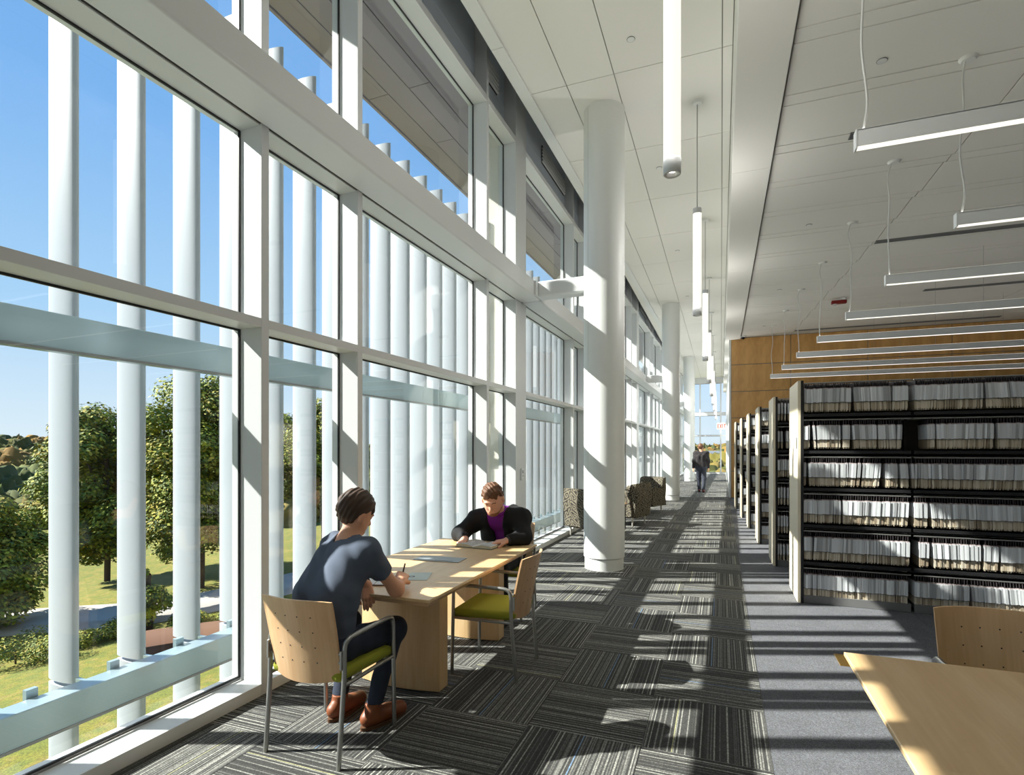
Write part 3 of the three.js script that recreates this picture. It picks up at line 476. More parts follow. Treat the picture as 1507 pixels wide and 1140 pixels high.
// ---------------------------------------------------------------- lamps
{
  const house = mat([236, 238, 240], .45), glow = mat([250, 244, 228], .6, { emissive: new THREE.Color(1, .95, .86), emissiveIntensity: 1.15 }), cordM = mat([214, 214, 212], .6);
  const rows = [[.86, -4.35], [2.03, -6.2], [1.93, -8.1], [1.86, -10.05], [1.74, -12.0], [1.6, -13.85], [1.48, -15.8], [1.35, -17.65]];
  const words = ['nearest to the tall round column end of the room', 'second', 'third', 'fourth', 'fifth', 'sixth', 'seventh', 'eighth'];
  rows.forEach(([x, z], i) => {
    const L = 7.4, o = thing('linear_pendant', i === 0 ? 'long white linear pendant lamp that hangs in front of all the others' : `long white linear pendant lamp, ${words[i]} row counting towards the wood wall`, 'lamp', [x, 3.65, z], 0, 'linear pendant lamps over the shelves');
    mesh('housing', [box(.012, L, .012, .125, -.034, -.029), box(.012, L, .012, .125, .029, .034), box(.012, L, .12, .128, -.034, .034)], house, o);
    mesh('end_cap', rbox(0, .012, 0, .13, -.036, .036, .002, 1), house, o);
    mesh('diffuser', rbox(.014, L, .008, .03, -.028, .028, .003, 1), glow, o);
    const r = rng(70 + i), top = HR - 3.65, w = () => (r() - .5) * .05;
    mesh('power_cord', tube([[.05, .125, 0], [.06 + w(), top * .2, 0], [.05 + w(), top * .45, .01], [.06 + w(), top * .7, 0], [.05 + w(), top * .9, 0], [.08, top, 0]], .008, 40, 6), cordM, o);
    mesh('ceiling_canopy', cyl(.055, .075, .025, .1, top - .025, 0, 24), M.white, o);
    for (const k of [1, 2, 3]) mesh('hanging_wire', bar([k * 2.0 + .6, .125, 0], [k * 2.0 + .6, top, 0], .0022, 5), M.steel, o);
    const a = new THREE.RectAreaLight(new THREE.Color(1, .96, .88), LINEAR_LAMP, L - .02, .055); a.position.set(L / 2, .004, 0); a.rotation.x = -PI / 2; o.add(a);
    mesh('top_lens', rbox(.014, L, .126, .132, -.026, .026, .002, 1), glow, o);
    const up = new THREE.RectAreaLight(new THREE.Color(1, .97, .92), LINEAR_UP, L - .02, .05); up.position.set(L / 2, .136, 0); up.rotation.x = PI / 2; o.add(up);
  });
  const tubeGlow = mat([250, 247, 238], .5, { emissive: new THREE.Color(1, .95, .86), emissiveIntensity: .85 }), cap = mat([214, 216, 218], .4), spot = mat([255, 250, 240], .5, { emissive: new THREE.Color(1, .95, .85), emissiveIntensity: 2.5 });
  for (let i = 0; i < 9; i++) {
    const z = -3.6 - 3.93 * i, o = thing('tube_pendant', 'vertical glowing tube pendant lamp over the corridor', 'lamp', [-.29, 3.34, z], 0, 'vertical tube pendants along the corridor');
    mesh('bottom_cap', new THREE.LatheGeometry([[.0, .03], [.032, .03], [.034, .004], [.05, 0], [.055, .004], [.055, .1], [0, .1]].map((p) => new THREE.Vector2(...p)), 32), cap, o);
    mesh('downlight', cyl(.022, .022, .006, 0, .022, 0, 20), spot, o);
    mesh('top_cap', cyl(.055, .055, .07, 0, 1.33, 0, 32), cap, o);
    for (let k = 0; k < 3; k++) { mesh('diffuser', cyl(.054, .054, .41, 0, .1 + k * .41, 0, 32), tubeGlow, o); const l = new THREE.PointLight(new THREE.Color(1, .97, .92), TUBE_LAMP, 0, 2); l.position.set(0, .305 + k * .41, 0); l.castShadow = true; l.shadow.radius = 2.5; o.add(l); }
    mesh('stem', bar([0, 1.4, 0], [0, HC - 3.34, 0], .006, 8), M.steel, o); mesh('ceiling_canopy', cyl(.06, .075, .03, 0, HC - 3.34 - .03, 0, 24), M.white, o);
  }
}

// ---------------------------------------------------------------- small fittings
{
  const disc = (label, x, y, z, i) => { const o = thing('sprinkler_cover', label, 'sprinkler', [x, y, z], 0, 'sprinkler covers'); mesh('plate', cyl(.04, .042, .008, 0, -.008, 0, 20), M.white, o); mesh('rim', new THREE.TorusGeometry(.042, .004, 6, 24).rotateX(PI / 2).translate(0, -.003, 0), M.grey, o); };
  for (const z of [-6.1, -9.06, -13.0, -17]) disc('round white sprinkler cover in the corridor ceiling', -.93, HC, z);
  for (const [x, z] of [[1.395, -5.95], [1.324, -9.9], [1.243, -13.7], [1.19, -17.6]]) disc('round white sprinkler cover in the reading room ceiling', x, HR, z);
  const slot = (label, x, z, l) => { const o = thing('air_diffuser', label, 'vent', [x, HR, z], 0, 'ceiling air slots'); mesh('frame', [box(0, l, -.012, .002, -.075, -.065), box(0, l, -.012, .002, .065, .075), box(0, .01, -.012, .002, -.075, .075), box(l - .01, l, -.012, .002, -.075, .075)], M.grey, o); mesh('recess', box(.01, l - .01, -.002, 0, -.065, .065), M.black, o); for (let k = 0; k < 4; k++) mesh('slat', box(.01, l - .01, -.009, -.002, -.052 + k * .031, -.042 + k * .031), M.grey, o); };
  slot('long dark air slot in the ceiling beyond the front pendants', 2.51, -11.13, 4.2); slot('air slot in the ceiling above the middle shelves', 4.3, -14.9, 3.2); slot('air slot in the ceiling next to the wood wall', 2.1, -18.6, 5); slot('short air vent beside the first pendant lamp', 1.38, -7.25, .28);
  const cam = thing('security_camera', 'white dome security camera at the corner of the wood wall', 'camera', [.66, HR, -18.9]); mesh('mount', cyl(.075, .085, .05, 0, -.05, 0, 24), M.white, cam); mesh('dome', new THREE.SphereGeometry(.062, 24, 12, 0, 2 * PI, PI / 2, PI / 2).translate(0, -.05, 0), mat([20, 22, 26], .1), cam);
  const fire = thing('fire_strobe', 'red fire alarm strobe under the reading room ceiling', 'alarm', [2.68, HR, -15.0]); mesh('mount', cyl(.06, .07, .05, .05, -.05, 0, 16), M.white, fire); mesh('body', rbox(-.2, .12, -.13, -.05, -.06, .06, .015, 3), mat([128, 14, 18], .4), fire); mesh('lens', rbox(-.17, -.09, -.16, -.125, -.04, .04, .01), mat([220, 222, 224], .15), fire);
  const ic = thing('wall_sensor', 'small white sensor box on the wide mullion', 'sensor', wallP(0, 1.15, -7.4), WT); mesh('case', rbox(0, .03, 0, .17, -.035, .035, .008, 3), M.white, ic); mesh('button', [cyl(.009, .009, .034, 0, 0, 0, 12).rotateZ(-PI / 2).translate(0, .06, 0), rbox(.028, .032, .095, .14, -.02, .02, .002, 1)], M.grey, ic);
  const vents = [[-6.3, .6], [-8.8, 1.3], [-16.8, .6], [-19.3, 1.3]];
  vents.forEach(([z, l], i) => { const o = thing('louver_vent', ['louvered vent above the panes beside the wide mullion', 'louvered vent above the panes beyond the big column', 'louvered vent high on the glass before the second column', 'louvered vent high on the glass past the second column'][i], 'vent', wallP(-.157, 6.44, z - l / 2), WT, 'louvered vents above the windows'); mesh('frame', [box(-.012, 0, 0, .3, -l / 2, l / 2)], M.black, o); for (let k = 0; k < 5; k++) mesh('blade', box(0, .03, .015 + k * .055, .042 + k * .055, -l / 2, l / 2), M.white, o); });
  const ex = thing('exit_sign', 'lit exit sign with red letters by the far corridor wall', 'sign', [.28, 2.52, -27.6]);
  mesh('panel', rbox(-.46, -.03, 0, .3, -.02, .02, .006), mat([236, 232, 226], .4), ex); mesh('bracket', box(-.03, .02, .1, .2, -.02, .02), M.steel, ex);
  const stroke = (a) => a.map(([x, y, w, h]) => box(x, x + w, y, y + h, .02, .026));
  const letters = [...stroke([[-.43, .06, .022, .18], [-.408, .06, .045, .026], [-.408, .137, .04, .026], [-.408, .214, .045, .026], [-.222, .06, .024, .18], [-.16, .214, .09, .026], [-.127, .06, .024, .155]])];
  for (const s of [1, -1]) letters.push(new THREE.BoxGeometry(.024, .2, .006).rotateZ(s * .42).translate(-.292, .15, .023));
  mesh('lettering', letters, mat([214, 40, 24], .5, { emissive: new THREE.Color(.9, .08, .03), emissiveIntensity: .6 }), ex);
  const br = thing('floor_outlet', 'brass floor outlet cover in the carpet under the empty table', 'outlet', [.93, 0, -4.74]); mesh('plate', rbox(-.11, .11, 0, .008, -.12, .12, .003, 2), mat([178, 142, 72], .3, { metalness: .9 }), br); mesh('lid', rbox(-.06, .06, .008, .011, -.07, .07, .002, 1), mat([160, 126, 60], .35, { metalness: .9 }), br);
}

// ---------------------------------------------------------------- people: distance fields meshed as continuous surfaces
function nets(f, lo, hi, cell) {
  const n = [0, 1, 2].map((k) => Math.ceil((hi[k] - lo[k]) / cell) + 1), [nx, ny, nz] = n, F = new Float32Array(nx * ny * nz), id = new Int32Array(nx * ny * nz).fill(-1), pos = [], idx = [], at = (i, j, k) => i + nx * (j + ny * k);
  for (let k = 0; k < nz; k++) for (let j = 0; j < ny; j++) for (let i = 0; i < nx; i++) F[at(i, j, k)] = f(lo[0] + i * cell, lo[1] + j * cell, lo[2] + k * cell);
  for (let k = 0; k < nz - 1; k++) for (let j = 0; j < ny - 1; j++) for (let i = 0; i < nx - 1; i++) {
    let m = 0, sx = 0, sy = 0, sz = 0, c = 0; const v = [];
    for (let q = 0; q < 8; q++) { const d = F[at(i + (q & 1), j + (q >> 1 & 1), k + (q >> 2))]; v.push(d); if (d < 0) m |= 1 << q; }
    if (m === 0 || m === 255) continue;
    for (let a = 0; a < 8; a++) for (const b of [1, 2, 4]) if (!(a & b)) { const e = a | b; if ((v[a] < 0) !== (v[e] < 0)) { const t = v[a] / (v[a] - v[e]); sx += (a & 1) + (b === 1 ? t : 0); sy += (a >> 1 & 1) + (b === 2 ? t : 0); sz += (a >> 2) + (b === 4 ? t : 0); c++; } }
    id[at(i, j, k)] = pos.length / 3; pos.push(lo[0] + (i + sx / c) * cell, lo[1] + (j + sy / c) * cell, lo[2] + (k + sz / c) * cell);
  }
  for (let k = 1; k < nz - 1; k++) for (let j = 1; j < ny - 1; j++) for (let i = 1; i < nx - 1; i++) {
    const a = F[at(i, j, k)] < 0;
    const quad = (p, q, r, s, fl) => { if (p < 0 || q < 0 || r < 0 || s < 0) return; if (fl) idx.push(p, r, q, p, s, r); else idx.push(p, q, r, p, r, s); };
    if (a !== F[at(i + 1, j, k)] < 0) quad(id[at(i, j - 1, k - 1)], id[at(i, j, k - 1)], id[at(i, j, k)], id[at(i, j - 1, k)], !a);
    if (a !== F[at(i, j + 1, k)] < 0) quad(id[at(i - 1, j, k - 1)], id[at(i - 1, j, k)], id[at(i, j, k)], id[at(i, j, k - 1)], !a);
    if (a !== F[at(i, j, k + 1)] < 0) quad(id[at(i - 1, j - 1, k)], id[at(i, j - 1, k)], id[at(i, j, k)], id[at(i - 1, j, k)], !a);
  }
  const g = new THREE.BufferGeometry(); g.setAttribute('position', new THREE.Float32BufferAttribute(pos, 3)); g.setIndex(idx); g.computeVertexNormals(); return g;
}
const cap = (a, b, ra, rb = ra) => ({ a, b, ra, rb, d: [b[0] - a[0], b[1] - a[1], b[2] - a[2]], l: 1 / Math.max(1e-9, (b[0] - a[0]) ** 2 + (b[1] - a[1]) ** 2 + (b[2] - a[2]) ** 2) });
function capD(c, x, y, z) { const px = x - c.a[0], py = y - c.a[1], pz = z - c.a[2]; let t = (px * c.d[0] + py * c.d[1] + pz * c.d[2]) * c.l; t = t < 0 ? 0 : t > 1 ? 1 : t; return Math.hypot(px - c.d[0] * t, py - c.d[1] * t, pz - c.d[2] * t) - (c.ra + (c.rb - c.ra) * t); }
const smin = (a, b, k) => { const h = Math.max(k - Math.abs(a - b), 0) / k; return Math.min(a, b) - h * h * k * .25; };
const union = (caps, k) => (x, y, z) => { let d = 1e3; for (const c of caps) d = smin(d, capD(c, x, y, z), k); return d; };
const bounds = (pts, m) => [[0, 1, 2].map((k) => Math.min(...pts.map((p) => p[k])) - m), [0, 1, 2].map((k) => Math.max(...pts.map((p) => p[k])) + m)];
const wob = (x, y, z) => Math.sin(x * 41 + y * 17) * Math.sin(y * 33 - z * 29) + .6 * Math.sin(x * 71 - z * 63 + y * 25);
function handCaps(w, d, nrm, s, curl, spread = 1, size = 1) { // wrist, finger direction, palm side, thumb side
  const D = V(...d).normalize(), N = V(...nrm).addScaledVector(D, -V(...nrm).dot(D)).normalize(), S = V().crossVectors(D, N).multiplyScalar(s), W = V(...w), out = [], P = (a, b, c) => W.clone().addScaledVector(D, a * size).addScaledVector(S, b * size).addScaledVector(N, c * size).toArray();
  const fin = [[.088, .030, .072, .0088], [.092, .010, .080, .0092], [.088, -.011, .074, .0088], [.080, -.030, .058, .0078]];
  fin.forEach(([a, b, l, r], i) => {
    const k = P(a, b * spread, -.002); out.push([cap(P(.0, b * .55, 0), k, .017 * size, .0125 * size), 'palm']);
    let q = V(...k), ang = 0; const c = Array.isArray(curl) ? curl[i] : curl;
    [.46, .3, .24].forEach((f, j) => { ang += c * (j === 0 ? .8 : 1); const dir = D.clone().multiplyScalar(Math.cos(ang)).addScaledVector(N, Math.sin(ang)), e = q.clone().addScaledVector(dir, l * f * size); out.push([cap(q.toArray(), e.toArray(), r * size * (1 - j * .08), r * size * (.94 - j * .08)), 'finger']); q = e; });
  });
  const t0 = P(.022, .026, .006), t1 = P(.055, .052, .016), t2 = P(.084, .056, .03), t3 = P(.104, .048, .04);
  out.push([cap(t0, t1, .016 * size, .0125 * size), 'palm'], [cap(t1, t2, .0118 * size, .0105 * size), 'finger'], [cap(t2, t3, .0102 * size, .0088 * size), 'finger']);
  return out.map((o) => o[0]);
}
function headOf(c, yaw, pitch, roll, s) { // yaw 0 looks along +z
  const m = new THREE.Matrix4().compose(V(...c), new THREE.Quaternion().setFromEuler(new THREE.Euler(pitch, yaw, roll, 'YXZ')), V(s, s, s)), inv = m.clone().invert().elements, L = (x, y, z) => [inv[0] * x + inv[4] * y + inv[8] * z + inv[12], inv[1] * x + inv[5] * y + inv[9] * z + inv[13], inv[2] * x + inv[6] * y + inv[10] * z + inv[14]];
  const ell = (x, y, z, cx, cy, cz, a, b, d) => { const X = (x - cx) / a, Y = (y - cy) / b, Z = (z - cz) / d, k = Math.hypot(X, Y, Z); return (k - 1) * Math.min(a, b, d) * .95 + (k - 1) * .0; };
  const nose = cap([0, .018, .088], [0, -.022, .110], .009, .013), brow = cap([-.034, .030, .086], [.034, .030, .086], .010), lip = cap([-.018, -.052, .090], [.018, -.052, .090], .008), chin = cap([0, -.085, .070], [0, -.078, .072], .020), jawL = cap([.058, -.035, .01], [.02, -.082, .065], .022), jawR = cap([-.058, -.035, .01], [-.02, -.082, .065], .022);
  const skull = (x, y, z) => ell(x, y, z, 0, .030, -.008, .077, .098, .098);
  const skin = (X, Y, Z) => {
    const [x, y, z] = L(X, Y, Z); let d = skull(x, y, z);
    d = smin(d, ell(x, y, z, 0, -.03, .035, .060, .075, .062), .03); d = smin(d, capD(jawL, x, y, z), .02); d = smin(d, capD(jawR, x, y, z), .02); d = smin(d, capD(chin, x, y, z), .02);
    d = smin(d, capD(brow, x, y, z), .014);
    for (const k of [-1, 1]) { d = Math.max(d, -(Math.hypot(x - k * .031, y - .012, z - .104) - .0145)); d = smin(d, Math.hypot(x - k * .031, y - .012, z - .079) - .013, .004); d = smin(d, ell(x, y, z, k * .083, -.002, -.008, .013, .034, .021), .006); }
    d = smin(d, capD(nose, x, y, z), .012); d = smin(d, capD(lip, x, y, z), .008);
    d = Math.max(d, -(Math.hypot(Math.max(0, Math.abs(x) - .02), y + .054, z - .101) - .0028));
    return d * s;
  };
  const hair = (low, thick, seed) => (X, Y, Z) => { const [x, y, z] = L(X, Y, Z); const n = Math.sin(x * 95 + seed + y * 30) * Math.sin(z * 88 - y * 70) * .0026 + Math.sin(x * 190 - z * 150 + y * 60) * .002; let d = ell(x, y, z, 0, .036, -.012, .077 + thick, .098 + thick, .098 + thick) + n; d = Math.max(d, (low + .95 * z + (Math.abs(x) > .058 && z > -.03 ? .045 : 0)) - y - n * 2); return d * s; };
  const beard = (X, Y, Z) => { const [x, y, z] = L(X, Y, Z); let d = smin(capD(jawL, x, y, z), capD(jawR, x, y, z), .02); d = smin(d, capD(chin, x, y, z), .02) - .004; d = Math.max(d, y + .048, -(z + .01)); return d * s; };
  const eye = (k) => new THREE.SphereGeometry(.006, 12, 8).scale(1, .6, .6).translate(k * .031, .009, .0885).applyMatrix4(m);
  const browG = (k) => tube([[k * .014, .028, .0985], [k * .03, .033, .0965], [k * .046, .028, .088]], .0035, 8, 6).applyMatrix4(m);
  return { skin, hair, beard, eye, browG, c, s };
}
const SKIN = mat([222, 164, 132], .55, { sheen: .1 }), SKIN2 = mat([228, 172, 146], .55, { sheen: .1 });
function personOf(p) {
  const o = thing('person', p.label, 'person', p.at, 0), shift = (g) => g.translate(-p.at[0], -p.at[1], -p.at[2]), plain = (g) => { g = lin(g); g.deleteAttribute('uv'); return g; };
  const torso = p.torso, limbs = p.limbs, all = [...torso, ...limbs.armR, ...limbs.armL, ...limbs.legR, ...limbs.legL, p.neck];
  const pts = [].concat(...all.map((c) => [c.a, c.b])), H = p.head, bodyF = union(all.map((c) => ({ ...c, ra: c.ra - (c === p.neck || c.skin ? 0 : .012), rb: c.rb - (c === p.neck || c.skin ? 0 : .012) })), .05);
  const geos = [nets((x, y, z) => smin(bodyF(x, y, z), H.skin(x, y, z), .02), ...bounds([...pts, H.c], .2), p.cell)];
  geos.push(nets((x, y, z) => smin(H.skin(x, y, z), capD(p.neck, x, y, z), .02), ...bounds([H.c], .145 * H.s), p.fine));
  for (const h of p.hands) geos.push(nets(union(h, .009), ...bounds([].concat(...h.map((c) => [c.a, c.b])), .03), p.fine));
  mesh('body', shift(merge(geos.map(plain))), p.skin, o);
  for (const c of p.clothes) mesh(c.name, shift(plain(nets(c.f, ...bounds(c.pts, c.margin ?? .2), c.cell ?? p.cell))), c.m, o);
  mesh('hair', shift(plain(nets(H.hair(p.hairLow, p.hairThick, p.seed), ...bounds([H.c], .16 * H.s), p.fine))), p.hairM, o);
  if (p.beard) mesh('beard', shift(plain(nets(H.beard, ...bounds([H.c], .15 * H.s), p.fine))), p.beard, o);
  mesh('eyes', [shift(plain(H.eye(1))), shift(plain(H.eye(-1)))], M.black, o);
  mesh('eyebrows', [shift(plain(H.browG(1))), shift(plain(H.browG(-1)))], p.hairM, o);
  for (const [name, g, m] of p.extra ?? []) mesh(name, shift(g), m, o);
  return o;
}
const jean = tex(256, 256, (u, v, x, y) => { const n = lat[(y * 256 + x) & 65535] * 26 + vn(u * 20, v * 20, 20) * 18; return [34 + n * .8, 44 + n * .9, 66 + n]; });
const tee = mat([82, 91, 108], .92, { sheen: .25, sheenRoughness: .7 }), denim = mat([40, 47, 64], .9), brownShoe = mat([128, 70, 38], .5), soleM = mat([92, 60, 36], .7), hairBrown = mat([66, 46, 33], .6, { sheen: .4, sheenRoughness: .4 }), hairWarm = mat([98, 62, 36], .6, { sheen: .4, sheenRoughness: .4 });
function shoe(heel, toe, ankle) { // upper as a field, sole as a slab
  const up = union([cap([heel[0], .055, heel[2]], [toe[0], .035, toe[2]], .043, .036), cap([heel[0] * .45 + toe[0] * .55, .05, heel[2] * .45 + toe[2] * .55], [toe[0], .035, toe[2]], .046, .036), cap([heel[0] * .8 + toe[0] * .2, .06, heel[2] * .8 + toe[2] * .2], [ankle[0], ankle[1] + .02, ankle[2]], .045, .047)], .03);
  const d = Math.hypot(toe[0] - heel[0], toe[2] - heel[2]), s = new THREE.Shape(); s.absellipse(0, 0, .048, d / 2 + .046, 0, 2 * PI, false);
  const sole = new THREE.ExtrudeGeometry(s, { depth: .02, bevelEnabled: false, curveSegments: 24 }).rotateX(-PI / 2).rotateY(Math.atan2(toe[0] - heel[0], toe[2] - heel[2])).translate((heel[0] + toe[0]) / 2, 0, (heel[2] + toe[2]) / 2);
  return { f: (x, y, z) => Math.max(up(x, y, z), .016 - y, y - ankle[1] - .035), pts: [[heel[0], 0, heel[2]], [toe[0], .15, toe[2]], ankle], sole };
}

{ // man writing, seen from behind
  const pel = [-2.02, .535, -2.40], shR = [-1.815, 1.035, -2.50], elR = [-1.768, .782, -2.725], wrR = [-1.805, .80, -2.835], shL = [-2.135, 1.02, -2.645], elL = [-2.245, .785, -2.85], wrL = [-1.99, .785, -2.745], nk = [-1.972, 1.105, -2.56], hd = [-1.968, 1.222, -2.61];
  const hipR = [-1.925, .525, -2.42], knR = [-1.845, .515, -2.83], anR = [-1.88, .10, -2.655], hipL = [-2.115, .525, -2.42], knL = [-2.185, .515, -2.84], anL = [-2.13, .10, -2.68];
  const torso = [cap([-2.08, .56, -2.39], [-2.075, .80, -2.42], .118, .112), cap([-1.955, .56, -2.38], [-1.935, .80, -2.39], .118, .112), cap([-2.075, .80, -2.42], [-2.06, .965, -2.55], .112, .112), cap([-1.935, .80, -2.39], [-1.895, .98, -2.48], .112, .108), cap(shL, shR, .070, .068), cap([-1.975, 1.0, -2.50], [-1.972, 1.08, -2.55], .075, .06)];
  const armR = [{ ...cap(shR, elR, .046, .038), skin: 1 }, { ...cap(elR, wrR, .039, .029), skin: 1 }], armL = [{ ...cap(shL, elL, .050, .042), skin: 1 }, { ...cap(elL, wrL, .043, .029), skin: 1 }];
  const thighs = [cap(hipR, knR, .092, .066), cap(hipL, knL, .092, .066)], shins = [cap(knR, anR, .062, .046), cap(knL, anL, .062, .046)];
  const head = headOf(hd, PI + .35 * -1, .42, .05, 1.0), neck = { ...cap([-1.972, 1.06, -2.545], [-1.968, 1.18, -2.595], .056, .052) };
  const sleeveR = cap(shR, [shR[0] * .5 + elR[0] * .5, shR[1] * .5 + elR[1] * .5, shR[2] * .5 + elR[2] * .5], .064, .057), sleeveL = cap(shL, [shL[0] * .4 + elL[0] * .6, shL[1] * .4 + elL[1] * .6, shL[2] * .4 + elL[2] * .6], .070, .064);
  const shirtF = union([...torso, sleeveR, sleeveL].map((c) => ({ ...c, ra: c.ra + .006, rb: c.rb + .006 })), .05), nd = cap([-1.972, 1.085, -2.53], [-1.966, 1.3, -2.62], .062, .07);
  const cutR = (x, y, z) => { const t = ((x - shR[0]) * (elR[0] - shR[0]) + (y - shR[1]) * (elR[1] - shR[1]) + (z - shR[2]) * (elR[2] - shR[2])) / ((elR[0] - shR[0]) ** 2 + (elR[1] - shR[1]) ** 2 + (elR[2] - shR[2]) ** 2), rad = Math.hypot(x - shR[0] - (elR[0] - shR[0]) * t, y - shR[1] - (elR[1] - shR[1]) * t, z - shR[2] - (elR[2] - shR[2]) * t); return rad < .13 ? (t - .56) * .3 : -1; };
  const jeansF = union([...thighs, ...shins, cap([-2.10, .56, -2.39], [-1.94, .56, -2.385], .125)], .04), sR = shoe([-1.888, 0, -2.615], [-1.815, 0, -2.835], anR), sL = shoe([-2.135, 0, -2.63], [-2.125, 0, -2.86], anL);
  const P = [...torso, sleeveR, sleeveL].flatMap((c) => [c.a, c.b]), Q = [...thighs, ...shins].flatMap((c) => [c.a, c.b]);
  personOf({
    label: 'seated man in a slate grey shirt and jeans, writing with his back turned', at: [-2.02, 0, -2.42], torso, neck, head, cell: .012, fine: .0042, skin: SKIN, hairM: hairBrown, hairLow: -.035, hairThick: .017, seed: 3,
    limbs: { armR, armL, legR: [thighs[0], shins[0]], legL: [thighs[1], shins[1]] },
    hands: [[...handCaps(wrR, [-.34, .22, -.75], [-.5, -.9, .1], -1, [.55, .85, .95, 1.0], 1, .95), cap(elR, wrR, .039, .029)], [...handCaps(wrL, [.42, -.82, .36], [-.5, -.35, -.6], -1, [.35, .42, .5, .55], 1, .95), cap([wrL[0] - .05, wrL[1], wrL[2] - .02], wrL, .032, .029)]],
    clothes: [
      { name: 'shirt', f: (x, y, z) => Math.max(shirtF(x, y, z) + (wob(x * .7, y * .7, z * .7) * .003 + Math.sin((y + x * .8) * 62 + Math.sin(x * 18) * 2) * .0018), .55 - y, -capD(nd, x, y, z), cutR(x, y, z)), pts: P, m: tee, cell: .0085 },
      { name: 'jeans', f: (x, y, z) => Math.max(jeansF(x, y, z) + wob(x * .8, y * .5, z * .8) * .003, .125 - y), pts: [...Q, [-2.02, .7, -2.2]], m: denim, cell: .010, margin: .16 },
      { name: 'shoe', f: sR.f, pts: sR.pts, m: brownShoe, cell: .006, margin: .07 }, { name: 'shoe', f: sL.f, pts: sL.pts, m: brownShoe, cell: .006, margin: .07 },
    ],
    extra: [['sole', sR.sole, soleM], ['sole', sL.sole, soleM], ['wristband', new THREE.TorusGeometry(.032, .008, 8, 24).rotateY(PI / 2).rotateY(-.35).translate(wrL[0] - .012, wrL[1], wrL[2] - .004), M.black]],
  });
  const pen = thing('pen', 'dark pen in the writing hand of the man in the grey shirt', 'pen', [-1.90, .752, -2.985]); mesh('barrel', bar([0, .012, 0], [.085, .14, .09], .0048, 10), M.black, pen); mesh('tip', bar([-.009, .001, -.005], [0, .012, 0], .0018, 8), M.steel, pen);
}
